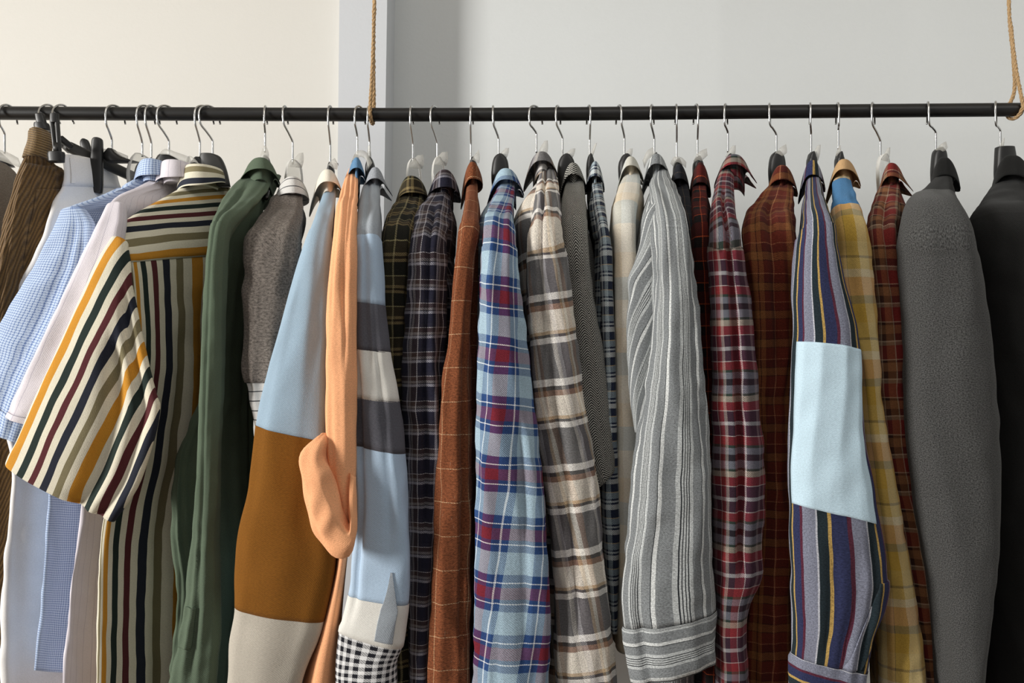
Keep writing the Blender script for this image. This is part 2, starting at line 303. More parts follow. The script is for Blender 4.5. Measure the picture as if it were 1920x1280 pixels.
# ------------------------------------------------------------------ rail and ropes
rod_px = [(-160, 210.5), (0, 212), (250, 213.2), (480, 214.2), (800, 215), (1100, 213.2), (1500, 209), (1750, 206.8), (1913, 205.5)]
def rod_z(px): return ZC-(np.interp(px, [a for a, _ in rod_px], [b for _, b in rod_px])-640)*D/F
RR = 0.0125
V, Fc = sweep_geo([P(a, b, 0) for a, b in rod_px], RR, 28, True, 8)
rail = tag(obj('clothes_rail', V, Fc, M['rod']), 'long black steel clothes rail slung from two jute ropes', 'clothes rail')
def twisted(path, r, turns, n=3, m=220):
    K = np.array(path, float); ts = np.linspace(0, len(K)-1, m); Pn = spline(K, ts); T = norm(np.gradient(Pn, axis=0))
    L = np.concatenate([[0], np.cumsum(np.linalg.norm(np.diff(Pn, axis=0), axis=1))]); gs = []
    U = np.zeros_like(T); u = norm(np.cross(T[0], np.array([0.9, 0.4, 0.1])))
    for i in range(m):
        u = norm(u-T[i]*np.dot(u, T[i])); U[i] = u
    Wv = np.cross(T, U)
    for k in range(n):
        a = 2*np.pi*(L/turns+k/n)
        gs.append(sweep_geo(Pn+r*0.55*(np.cos(a)[:, None]*U+np.sin(a)[:, None]*Wv), r*0.62*(1+0.12*np.sin(L*300+k)), 7, True, 1))
    return merge(*gs)
zr = rod_z(697)
def loop_pts(x, z, r, a0, a1, k=9, dx=0.0):
    return [(x+dx*i/(k-1), r*math.cos(a), z+r*math.sin(a)) for i, a in enumerate(np.linspace(a0, a1, k))]
xr = P(696, 215)[0]; rl = RR+0.004
path = [(P(704, 0)[0]+0.004, -0.004, CEIL), P(703, -60, -0.006), P(701, 40, -0.008), P(698, 130, -0.012)]
path += loop_pts(xr+0.0005, zr, rl, math.pi*0.93, math.pi*2.05, 11, 0.002)
path += [(xr+0.003, 0.012, zr+0.05), P(701, 40, -0.001), P(703, -60, 0.0), (P(704, 0)[0]+0.006, 0.004, CEIL)]
V, Fc = twisted(path, 0.0034, 0.026); tag(obj('jute_rope', V, Fc, M['jute']), 'twisted jute rope holding up the rail in front of the pale pillar', 'rope', 'ropes holding the rail')
xr = P(1912, 205)[0]; zr = rod_z(1912)
path = [(P(1888, -200)[0], -0.004, CEIL), P(1891, -40, -0.006), P(1897, 60, -0.008), P(1905, 130, -0.012)]
path += loop_pts(xr-0.004, zr, rl, math.pi*0.90, math.pi*2.05, 9, -0.012)
path += [P(1902, 170, 0.016), P(1899, 100, 0.008), P(1891, -40, 0.003), (P(1888, -200)[0]+0.006, 0.004, CEIL)]
V, Fc = twisted(path, 0.0032, 0.024); tag(obj('jute_rope', V, Fc, M['jute']), 'doubled jute rope looped round the open end of the rail', 'rope', 'ropes holding the rail')

# ------------------------------------------------------------------ hangers
HG = 'coat hangers on the rail'
def loft(rings, cap=True):
    n = len(rings[0]); m = len(rings); V = np.vstack(rings)
    Fc = [(i*n+j, i*n+(j+1) % n, (i+1)*n+(j+1) % n, (i+1)*n+j) for i in range(m-1) for j in range(n)]
    if cap: Fc += [tuple(range(n))[::-1], tuple((m-1)*n+j for j in range(n))]
    return V, Fc
def neck_geo(rows, Y, th, n=20, e=0.75):
    """rows: (py, xl, xr) silhouette of a moulded piece standing at depth Y"""
    R = []; a = np.linspace(0, 2*np.pi, n, endpoint=False)
    ca, sa = np.cos(a), np.sin(a); ca = np.sign(ca)*abs(ca)**e; sa = np.sign(sa)*abs(sa)**e
    K = np.array(rows, float); m = (len(K)-1)*4+1; K = spline(K, np.linspace(0, len(K)-1, m)) if len(K) > 2 else K
    for y, xl, xr_ in K:
        c = P((xl+xr_)/2, y, Y); w = (xr_-xl)/2*(D+Y)/F
        R.append(np.stack([c[0]+w*ca, np.full(n, Y)+th*sa, np.full(n, c[2])], 1))
    return loft(R)
def strip_tape(name, pts, parent, th=0.0006):
    """pts: rows of (px,py,Y) left/right pairs"""
    n = len(pts); L = np.array([P(*a) for a, b in pts]); Rr = np.array([P(*b) for a, b in pts]); ts = np.linspace(0, n-1, 12)
    L, Rr = spline(L, ts), spline(Rr, ts); V = np.concatenate([L, Rr, L+[0, th, 0], Rr+[0, th, 0]]); k = 12; Fc = []
    for i in range(k-1):
        Fc += [(i, i+1, k+i+1, k+i), (2*k+i, 3*k+i, 3*k+i+1, 2*k+i+1), (i, 2*k+i, 2*k+i+1, i+1), (k+i, k+i+1, 3*k+i+1, 3*k+i)]
    Fc += [(0, k, 3*k, 2*k), (k-1, 3*k-1, 4*k-1, 2*k-1)]
    return obj(name, V, Fc, M['tape'], parent)
def hook_path(xf, xs, ys, xt, kink=None):
    z = rod_z(xf); r = RR+0.0022; Yf, Yb = -0.018, 0.018
    kk = kink if kink else ys-30
    pts = [P(xt, 233, Yb), P(xt-(xt-xf)*0.04, 222, Yb+0.001)]
    for a in (0.0, 0.22, 0.40, 0.58, 0.78, 1.0):
        ang = math.pi*a; y = 0.018*math.cos(ang); px = xt+(xf-xt)*(0.5-0.5*math.cos(ang))
        pts.append(np.array([P(px, 213, y)[0], y, z-0.003+(r+0.0032)*math.sin(ang)]))
    pts += [P(xf+(xs-xf)*0.12, 232, -0.0165), P(xf+(xs-xf)*0.55, (232+kk)/2, -0.009), P(xs-(xs-xf)*0.05, kk, -0.001), P(xs, kk+10, 0), P(xs, ys+8, 0)]
    return pts
def hanger(carry, xf, xs, ys, xt, neck=None, mat='black_plastic', tape=None, arm=None, kink=None, slope=0.62, armx=None):
    base = P(xs, ys, 0)
    t = thing('coat_hanger', base, carry, 'hanger', HG)
    V, Fc = sweep_geo(hook_path(xf, xs, ys, xt, kink), 0.0019, 8, True, 5); obj('hook', V, Fc, M['chrome'], t)
    if neck:
        if arm is None or arm: neck = neck+[(neck[-1][0]+36, neck[-1][1]*.9+neck[-1][2]*.1, neck[-1][1]*.1+neck[-1][2]*.9)]
        V, Fc = neck_geo(neck, -0.012, 0.012)
        obj('hanger_neck', V, Fc, M[mat], t)
        y0 = neck[-1][0]; xm = (neck[-1][1]+neck[-1][2])/2
        if arm is None: arm = 0.07
        if arm:
            z0 = P(xm, y0-6, -0.012)[2]; ax = armx if armx is not None else P(xm, y0, 0)[0]/D
            pts = []
            for s in np.linspace(-arm, arm, 9):
                pts.append((P(xm, y0, 0)[0]+ax*s, s, z0+0.002-slope*max(0, abs(s)-0.012)))
            V, Fc = sweep_geo(pts, [.004, .006, .007, .007, .008, .007, .007, .006, .004], 10, True, 3)
            obj('shoulder_bar', V, Fc, M[mat], t)
    if tape: strip_tape('tape_tag', tape, t)
    return t
def flag(x, y, dx=10, h=26, w=12, Y=-0.014, curl=0.01):
    """a scrap of frosted tape folded over the base of the hook, its free end pointing up"""
    return [((x-w*0.9, y, Y), (x+w*0.9, y+3, Y)), ((x-w*0.55+dx*0.4, y-h*0.5, Y-curl*0.5), (x+w*0.9+dx*0.45, y-h*0.42, Y-curl)), ((x+dx*0.75, y-h*0.95, Y-curl), (x+dx+w*0.5, y-h, Y-curl*1.2))]
def dome(x, yt, yb, w): return [(yt, x-w*0.25, x+w*0.25), (yt+3, x-w*0.55, x+w*0.5), (yt+10, x-w*0.8, x+w*0.8), (yt+(yb-yt)*0.55, x-w*0.95, x+w*0.95), (yb, x-w, x+w)]

hanger('dark hanger at the left end with the grey-brown cloth', -2, 9, 280, 33, [(284, -16, -2), (296, -14, 12), (303, -6, 18), (312, 0, 26)], 'black_plastic', [((-20, 278, -.03), (-14, 296, -.03)), ((8, 283, -.03), (10, 304, -.03)), ((34, 296, -.03), (42, 316, -.03))], arm=0)
hanger('empty-looking black hanger behind the white trousers', 198, 210, 277, 235, [(280, 205, 214), (288, 196, 222), (296, 192, 236), (304, 200, 262)], 'black_plastic', [((190, 278, -.02), (190, 288, -.02)), ((215, 282, -.02), (215, 293, -.02)), ((240, 292, -.02), (240, 302, -.02))], arm=0, kink=260)
hanger('clear-topped hanger nearest right of the black clip bar', 256, 267, 286, 291, [(289, 255, 268), (297, 246, 280), (312, 240, 286), (330, 238, 288)], 'clear', None, kink=266)
hanger('hanger second right of the black clip bar with a smoky neck', 272, 284, 302, 300, [(302, 268, 284), (310, 258, 288), (320, 254, 290), (336, 252, 290)], 'dark_plastic', None, kink=266)
hanger('hanger with frosted tape carrying the fine blue check shirt', 294, 317, 284, 332, [(291, 300, 320), (297, 294, 332), (306, 292, 340), (322, 292, 342)], 'black_plastic', [((294, 296, -.02), (294, 291, -.02)), ((308, 279, -.03), (316, 290, -.03)), ((330, 285, -.03), (336, 300, -.03)), ((356, 294, -.03), (352, 308, -.03))], kink=262, arm=0)
hanger('hanger carrying the pale lilac shirt', 365, 375, 294, 401, [(296, 368, 378), (301, 362, 384), (312, 356, 388), (326, 352, 390)], 'black_plastic', [((347, 306, -.02), (350, 310, -.02)), ((354, 292, -.03), (364, 304, -.03)), ((366, 298, -.03), (376, 310, -.03))], kink=264, arm=0)
hanger('wide black hanger carrying the multicoloured striped shirt', 373, 399, 290, 413, [(289, 378, 402), (293, 375, 412), (303, 374, 419), (322, 374, 426), (350, 374, 432)], 'dark_plastic', None, kink=262, arm=0)
hanger('hanger carrying the dark green overshirt', 495.5, 497, 278, 501, dome(499, 293, 318, 9), 'black_plastic', [((484, 306, -.03), (503, 302, -.03)), ((489, 288, -.035), (504, 287, -.035)), ((494, 272, -.03), (498, 272, -.03))])
hanger('clear hanger carrying the grey sweatshirt with the lined collar', 530, 549, 300, 540, dome(551, 301, 345, 17), 'clear', flag(554, 312, 8, 26, 13), kink=264)
hanger('hanger carrying the blue shirt with brown lower sleeve', 615, 619.5, 300, 625, dome(620, 306, 330, 7), 'black_plastic', [((613, 314, -.02), (632, 318, -.02)), ((620, 302, -.03), (634, 306, -.03)), ((628, 296, -.03), (635, 312, -.03))])
hanger('hanger carrying the apricot shirt', 665, 670, 284, 685, dome(668, 292, 312, 8), 'black_plastic', [((658, 304, -.02), (664, 306, -.02)), ((668, 284, -.03), (674, 294, -.03)), ((686, 284, -.03), (686, 300, -.03)), ((698, 305, -.03), (690, 318, -.03))])
hanger('hanger carrying the blue shirt with grey bands', 689, 693, 294, 697, dome(694, 296, 324, 9), 'black_plastic', flag(692, 296, -2, 24, 5))
hanger('clear hanger carrying the olive plaid shirt', 769, 774.5, 299, 775, dome(776, 299, 346, 15), 'clear', flag(777, 314, 8, 24, 16), kink=268)
hanger('clear hanger carrying the navy black plaid shirt', 807, 820, 294, 824, dome(822, 296, 334, 13), 'clear', flag(823, 308, 8, 24, 15), kink=266)
hanger('hanger carrying the rust tweed jacket', 882, 883, 298, 887, dome(887, 296, 318, 8), 'black_plastic', [((884, 302, -.02), (898, 306, -.02)), ((888, 293, -.03), (899, 303, -.03)), ((898, 280, -.03), (900, 296, -.03))])
hanger('broad black hanger carrying the blue and red plaid shirt', 924, 935, 288, 926, dome(938, 290, 334, 17), 'black_plastic', flag(942, 293, 8, 16, 9))
hanger('hanger carrying the grey and cream plaid shirt', 992, 1006, 279, 1017, dome(1010, 288, 306, 9), 'black_plastic', flag(1016, 290, 6, 27, 10))
hanger('broad black hanger carrying the herringbone jacket', 1042, 1055, 287, 1051, dome(1062, 290, 326, 17), 'black_plastic', flag(1064, 294, 10, 16, 10))
hanger('slim black hanger carrying the navy and white check shirt', 1107, 1106, 290, 1100, dome(1107, 290, 324, 8), 'black_plastic', flag(1109, 290, 9, 22, 3))
hanger('black hanger carrying the cream plaid shirt', 1165, 1171, 287, 1155, dome(1174, 290, 320, 15), 'black_plastic', flag(1174, 296, 8, 18, 9))
hanger('hanger carrying the grey striped shirt', 1220, 1227, 288, 1226, dome(1229, 288, 310, 6), 'black_plastic', [((1205, 300, -.01), (1208, 316, -.01)), ((1213, 283, -.02), (1216, 298, -.02)), ((1224, 276, -.02), (1231, 292, -.02))])
hanger('hanger with curled tape carrying the near-black shirt', 1269, 1269, 295, 1266, dome(1271, 299, 326, 9), 'black_plastic', [((1257, 306, -.02), (1262, 312, -.02)), ((1264, 294, -.03), (1268, 304, -.03)), ((1278, 295, -.03), (1276, 306, -.03)), ((1287, 304, -.03), (1286, 315, -.03))])
hanger('hanger carrying the oxblood plaid shirt', 1309, 1308, 290, 1300, dome(1309, 294, 320, 10), 'black_plastic', [((1300, 302, -.02), (1311, 305, -.02)), ((1309, 286, -.03), (1321, 297, -.03)), ((1325, 278, -.03), (1327, 291, -.03))])
hanger('hanger carrying the red and purple plaid shirt', 1358, 1365, 278, 1364, dome(1367, 290, 306, 7), 'black_plastic', flag(1368, 294, 7, 22, 9))
hanger('broad black hanger carrying the rust plaid shirt', 1442, 1456, 281, 1444, dome(1457, 285, 326, 16), 'black_plastic', [((1451, 290, -.02), (1462, 295, -.02)), ((1462, 277, -.03), (1474, 288, -.03)), ((1474, 270, -.03), (1476, 282, -.03))])
hanger('hanger carrying the navy striped shirt with blue patch', 1519.6, 1521, 280, 1518, dome(1522, 286, 312, 9), 'black_plastic', flag(1527, 298, 8, 27, 8))
hanger('hanger carrying the mustard plaid shirt', 1573, 1572, 272, 1567, dome(1574, 286, 310, 8), 'black_plastic', flag(1571, 292, 3, 20, 5))
hanger('clear hanger carrying the brick red plaid shirt', 1634, 1651, 291, 1640, dome(1656, 290, 326, 12), 'clear', flag(1659, 300, 7, 24, 7), kink=262)
hanger('broad black hanger carrying the charcoal coat', 1741, 1755, 277, 1738, dome(1761, 278, 330, 15), 'black_plastic', [((1754, 281, -.02), (1764, 286, -.02)), ((1764, 270, -.03), (1774, 281, -.03)), ((1774, 265, -.03), (1777, 276, -.03))])
hanger('broad black hanger carrying the black coat at the right end', 1866, 1876, 274, 1868, [(276, 1868, 1900), (279, 1867, 1901), (296, 1866, 1904), (330, 1865, 1908)], 'black_plastic', flag(1877, 278, 5, 20, 4))

# ------------------------------------------------------------------ cloth shapes
def part(root, name):
    return [c for c in root.children if c.name.split('.')[0] == name][-1]
class Tube:
    """cloth tube: a column of rungs, each a left and a right point with a depth and a half-thickness"""
    def __init__(s, rungs, seed=0, amp=0.0035, k=5, wr=0.0012, e=0.85, start=0.10, creases=(), ucirc=None, uvmode='arc', uvdir=None, uoff=0.0):
        L, Rr, T = [], [], []; Y = -0.2; th = 0.03
        for r in rungs:
            if np.ndim(r[0]): a, b = r[0], r[1]; rest = r[2:]
            else: a, b = (r[1], r[0]), (r[2], r[0]); rest = r[3:]
            if len(rest) > 0 and rest[0] is not None: Y = rest[0]
            if len(rest) > 1: th = rest[1]
            ya, yb = Y if np.ndim(Y) else (Y, Y)
            L.append(P(a[0], a[1], ya)); Rr.append(P(b[0], b[1], yb)); T.append([th])
        s.K = np.hstack([np.array(L), np.array(Rr), np.array(T)]); s.n = len(rungs)
        s.ts = np.linspace(0, s.n-1, 600); q = spline(s.K, s.ts); c = (q[:, :3]+q[:, 3:6])/2
        s.len = np.concatenate([[0], np.cumsum(np.linalg.norm(np.diff(c, axis=0), axis=1))])
        s.w = np.linalg.norm(q[:, 3:6]-q[:, :3], axis=1); s.meanw = s.w.mean()
        s.T = norm(np.gradient(c, axis=0)); s.seed, s.amp, s.k, s.wr, s.e, s.start, s.creases = seed, amp, k, wr, e, start, creases
        s.uc = ucirc if ucirc else 2.15*s.meanw+2*np.mean(T); s.uvmode, s.uvdir, s.uoff = uvmode, uvdir, uoff
        rng = np.random.RandomState(seed+11); s.rg = rng.uniform(0, 1, (40, 6))
    def fold(s, th, sl):
        d = np.zeros(np.broadcast(th, sl).shape); g = s.rg; ramp = 0.35+0.65*sstep(0, s.start+0.25, sl)
        for i in range(5):
            kk = 2+int(g[i, 0]*s.k); ph = th*kk+6.28*g[i, 1]+(0.5+1.3*g[i, 2])*np.sin(sl*6.28/(0.35+0.5*g[i, 3])+6.28*g[i, 4])
            v = np.sin(ph); d += (1-2*np.abs(v) if i % 2 else v)*(0.35+0.6*g[i, 5])
        d *= s.amp*ramp*0.55
        w = np.zeros_like(d)
        for i in range(5, 13):
            m = np.round((g[i, 0]-0.5)*9); lam = 0.035+0.10*g[i, 1]
            env = np.sin(sl*6.28/(0.25+0.4*g[i, 3])+6.28*g[i, 4]+th)**2
            w += np.sin(m*th+sl*6.28/lam+6.28*g[i, 2])*env*(0.4+0.6*g[i, 5])
        return d+w*s.wr*0.6
    def pts(s, th, t):
        """surface points at angle th (0 left, pi/2 towards the viewer, pi right) and rung parameter t; both (m,n) grids"""
        sh = th.shape; q = spline(s.K, t.ravel()); L = q[:, :3].reshape(sh+(3,)); Rr = q[:, 3:6].reshape(sh+(3,)); hh = q[:, 6].reshape(sh)
        sl = np.interp(t, s.ts, s.len); Tn = np.stack([np.interp(t, s.ts, s.T[:, i]) for i in range(3)], -1)
        a = (Rr-L)/2; c = (L+Rr)/2; ah = norm(a); n = norm(np.cross(ah, Tn)); n = np.where(n[..., 1:2] > 0, -n, n)
        ct, st = np.cos(th), np.sin(th); cx = np.sign(ct)*np.abs(ct)**s.e; sx = np.sign(st)*np.abs(st)**s.e
        aw = np.linalg.norm(a, axis=-1)
        d = s.fold(th, sl)
        for (x0, x1, s0, s1, dep, wd) in s.creases:      # long grooves: position across the front (-1..1) running from arc length s0 to s1
            f = np.clip((sl-s0)/(s1-s0), 0, 1); xc = x0+(x1-x0)*f; env = sstep(s0-0.03, s0+0.05, sl)*(1-sstep(s1-0.06, s1+0.03, sl))
            d = d-np.where(st > 0, dep*env*np.exp(-(((-ct)-xc)/wd)**2), 0)
        d = d*np.minimum(1, aw/0.03)
        out = norm(-ah*ct[..., None]*hh[..., None]+n*st[..., None]*aw[..., None])
        return c-a*cx[..., None]+n*(hh*sx)[..., None]+out*d[..., None], sl, out
    def tpar(s, y):
        """rung parameter of the rung-centre at image height y"""
        q = spline(s.K, s.ts); c = (q[:, :3]+q[:, 3:6])/2; py = 640-(c[:, 2]-ZC)*F/(D+c[:, 1])
        return float(np.interp(y, py, s.ts))
    def uv(s, th, sl, Pn):
        if s.uvmode == 'planar':
            o, du = s.uvdir; x, z = Pn[..., 0]-o[0], Pn[..., 2]-o[2]; nn = math.hypot(du[0], du[2]); dx, dz = du[0]/nn, du[2]/nn
            return np.stack([z*dx-x*dz+s.uoff, -(x*dx+z*dz)], -1)
        return np.stack([(th-np.pi/2)/(2*np.pi)*s.uc+s.uoff, -sl], -1)
    def mesh(s, name, parent, mat, t0=0.0, t1=None, grow=0.0, N=56, step=0.008, captop=False, hem=True, flip=0.0):
        t1 = s.n-1 if t1 is None else t1
        l0, l1 = np.interp([t0, t1], s.ts, s.len); m = max(6, int((l1-l0)/step)); tl = np.interp(np.linspace(l0, l1, m), s.len, s.ts)
        th1 = np.linspace(0, 2*np.pi, N+1)-np.pi*0.5+0.0; th, t = np.meshgrid(th1, tl)
        Pn, sl, out = s.pts(th, t); Pn = Pn+out*grow
        rows = [Pn]; sls = [sl]
        if captop:
            c = Pn[:1, :N].mean(axis=1, keepdims=True)
            rows = [c+(Pn[:1]-c)*f+np.array([0, 0, dz]) for f, dz in ((0.02, .006), (0.5, .005), (0.85, .0025))]+rows; sls = [sl[:1]]*3+sls
        if hem:
            In, _, ou = s.pts(th[-3:][::-1], t[-3:][::-1]); inn = In+ou*(grow-0.0022); rows.append(inn); sls.append(sl[-3:][::-1])
        A = np.vstack(rows); SL = np.vstack(sls); mm = len(A); TH = np.broadcast_to(th1, (mm, N+1)); UVg = s.uv(TH, SL, A)
        V = A[:, :N].reshape(-1, 3)
        i, j = np.meshgrid(np.arange(mm-1), np.arange(N), indexing='ij'); i, j = i.ravel(), j.ravel(); j2 = (j+1) % N
        Fc = np.stack([i*N+j, (i+1)*N+j, (i+1)*N+j2, i*N+j2], 1)
        UV = np.stack([UVg[i, j], UVg[i+1, j], UVg[i+1, j+1], UVg[i, j+1]], 1).reshape(-1, 2)
        return obj(name, V, Fc, mat, parent, UV)
    def patch(s, name, parent, mat, t0, t1, a0, a1, lift=0.0012, n=28, m=40, shape=None, rot=0.0):
        """cloth patch lying on the front: across -1..1"""
        f, g = np.meshgrid(np.linspace(0, 1, n), np.linspace(0, 1, m)); x = a0+(a1-a0)*f
        if shape: x, tt = shape(f, g, t0, t1, a0, a1)
        else: tt = t0+(t1-t0)*g
        th = np.arccos(np.clip(-x, -1, 1)); Pn, sl, out = s.pts(th, tt); T_ = Pn+out*(lift+0.0006); B_ = Pn+out*(lift-0.0014)
        V = np.concatenate([T_.reshape(-1, 3), B_.reshape(-1, 3)]); k = n*m; Fc = []; uv = s.uv(th, sl, Pn).reshape(-1, 2); uv = np.concatenate([uv, uv]); UV = []
        for i in range(m-1):
            for j in range(n-1):
                q = (i*n+j, (i+1)*n+j, (i+1)*n+j+1, i*n+j+1); Fc.append(q); Fc.append(tuple(k+a for a in q[::-1]))
        for i in range(m-1):
            Fc.append((i*n, k+i*n, k+(i+1)*n, (i+1)*n)); Fc.append((i*n+n-1, (i+1)*n+n-1, k+(i+1)*n+n-1, k+i*n+n-1))
        for j in range(n-1):
            Fc.append((j, j+1, k+j+1, k+j)); Fc.append(((m-1)*n+j, k+(m-1)*n+j, k+(m-1)*n+j+1, (m-1)*n+j+1))
        for q in Fc: UV += [uv[a] for a in q]
        return obj(name, V, Fc, mat, parent, np.array(UV))

def plate(name, parent, mat, rows, N=64, seed=0, amp=0.004, Y0=0.0, step=0.010, e=0.8, uc=0.0):
    """garment body hung edge-on along the sight line: rows of (z, px_left, px_right, near half-length, far half-length)"""
    K = np.array(rows, float); dz = abs(K[-1, 0]-K[0, 0]); m = max(12, int(dz/step)); ts = np.interp(np.linspace(K[0, 0], K[-1, 0], m)[::-1], K[::-1, 0], np.arange(len(K))[::-1])[::-1]
    q = spline(K, ts); th1 = np.linspace(0, 2*np.pi, N+1); ct, st = np.cos(th1), np.sin(th1); cx = np.sign(ct)*abs(ct)**e; sx = np.sign(st)*abs(st)**e
    rg = np.random.RandomState(seed+5).uniform(0, 1, (8, 4)); V = np.zeros((m, N+1, 3))
    for i in range(m):
        z, xl, xr_, sn, sf = q[i]; Y = Y0-np.where(cx > 0, sn, sf)*cx; h = (xr_-xl)/2*(D-0.08)/F; dn = rows[0][0]-z
        f = sum(np.sin(th1*(3+int(5*a))+6.28*b+1.2*np.sin(dn*6.28/(0.4+0.4*c)+6.28*d_)) for a, b, c, d_ in rg)*amp*0.35*min(1, 0.2+dn*2.5)
        x = ((xl+xr_)/2-960)/F*(D+Y)+(h+f*(np.abs(sx)))*sx
        V[i] = np.stack([x, Y, np.full(N+1, z)], 1)
    c = V[0, :N].mean(axis=0); A = np.concatenate([(c+(V[:1]-c)*0.02)+[0, 0, .004], (c+(V[:1]-c)*0.7)+[0, 0, .003], V]); mm = m+2
    per = np.concatenate([[0], np.cumsum(np.linalg.norm(np.diff(V[m//2], axis=0), axis=1))]); zz = A[:, :, 2]
    i, j = np.meshgrid(np.arange(mm-1), np.arange(N), indexing='ij'); i, j = i.ravel(), j.ravel(); j2 = (j+1) % N
    Fc = np.stack([i*N+j, i*N+j2, (i+1)*N+j2, (i+1)*N+j], 1)
    uvf = lambda a, b_: np.stack([per[b_], zz[a, b_]], -1)
    UV = np.stack([uvf(i, j), uvf(i, j+1), uvf(i+1, j+1), uvf(i+1, j)], 1).reshape(-1, 2)
    return A[:, :N].reshape(-1, 3), Fc, UV

def collar(parent, mat, xl, xr_, yt, leaf=26, dl=20, dr=24, el=26, er=34, front='R', flare=0.010, fflare=0.0, ry=0.068, yaw=0.0, th=0.0014, stand=0.04, Yc=0.0, name='collar', gap=0.30, tilt=0.0, uvs=1.0, N=72):
    """turned-down collar: stand, rolled fold and leaf running round the neck, open at the front"""
    k = (D-0.06)/F; cx = ((xl+xr_)/2-960)/F; rx = max(0.009, (xr_-xl)/2*k-flare*0.35-0.0055)
    el = min(el, leaf+16); er = min(er, leaf*(1.1 if fflare else 0.62)); dr = min(dr, 26)
    flare *= 0.6
    if not fflare: gap = 0.06
    a0 = gap if front else 0.0; th1 = np.linspace(a0, 2*np.pi-a0, N) if front else np.linspace(0, 2*np.pi, N)
    f = 1 if front != 'L' else -1
    z0 = P(0, yt, -0.05)[2]; V = []; UV0 = []
    ct = np.cos(th1)*f; st = np.sin(th1)       # ct=+1 right, st=+1 towards the viewer
    R_, L_ = np.maximum(0, ct), np.maximum(0, -ct)
    zr = z0-(dr*R_**2.8+dl*L_**2.8)*k-tilt*(1-st)*0.5; lf = (leaf+(er-leaf)*R_**2.6+(el-leaf)*L_**2.6)*k
    ff = np.maximum(0, ct*f)**3*fflare
    rows = [(-0.0050, -stand, 0), (-0.0060, -0.018, 0), (-0.0055, -0.008, 0), (-0.0035, -0.002, 0), (0.0, 0.0, 0), (0.0038, -0.002, 0), (0.0062, -0.008, 0)]
    prof = [(r, dz, 0.0) for r, dz, _ in rows]+[(0.0070, None, t) for t in (0.3, 0.5, 0.7, 0.85, 1.0)]
    cy, sy = math.cos(yaw), math.sin(yaw); run = 0.0
    for i, (dr_, dz, t) in enumerate(prof):
        fl = flare*t**1.3*(1-0.65*R_)*(1 if dz is None else 0); ex = rx+dr_+ff*t+fl; ey = ry+dr_+fl; z = zr+dz if dz is not None else zr-0.008-(lf-0.008)*t
        z = np.minimum(z, zr+0.001); lx = ex*ct; ly = -ey*st
        X = lx*cy-ly*sy; Yy = Yc+lx*sy+ly*cy
        V.append(np.stack([cx*(D+Yy)+X, Yy, z], 1))
    V = np.array(V); m = len(prof)
    seg = np.concatenate([[0], np.cumsum(np.linalg.norm(np.diff(V[:, N//4], axis=0), axis=1))]); arc = np.concatenate([[0], np.cumsum(np.linalg.norm(np.diff(V[4], axis=0), axis=1))])
    U, Vv = np.meshgrid(arc, -seg); i, j = np.meshgrid(np.arange(m-1), np.arange(N-1), indexing='ij'); i, j = i.ravel(), j.ravel()
    Fc = np.stack([i*N+j, (i+1)*N+j, (i+1)*N+j+1, i*N+j+1], 1)
    g_ = lambda a, b_: np.stack([U[a, b_], Vv[a, b_]], -1)
    UV = np.stack([g_(i, j), g_(i+1, j), g_(i+1, j+1), g_(i, j+1)], 1).reshape(-1, 2)
    o = obj(name, V.reshape(-1, 3), Fc, mat, parent, UV)
    md = o.modifiers.new('thickness', 'SOLIDIFY'); md.thickness = th; md.offset = 0
    ms = o.modifiers.new('smooth', 'SUBSURF'); ms.levels = 1; ms.render_levels = 1
    return o

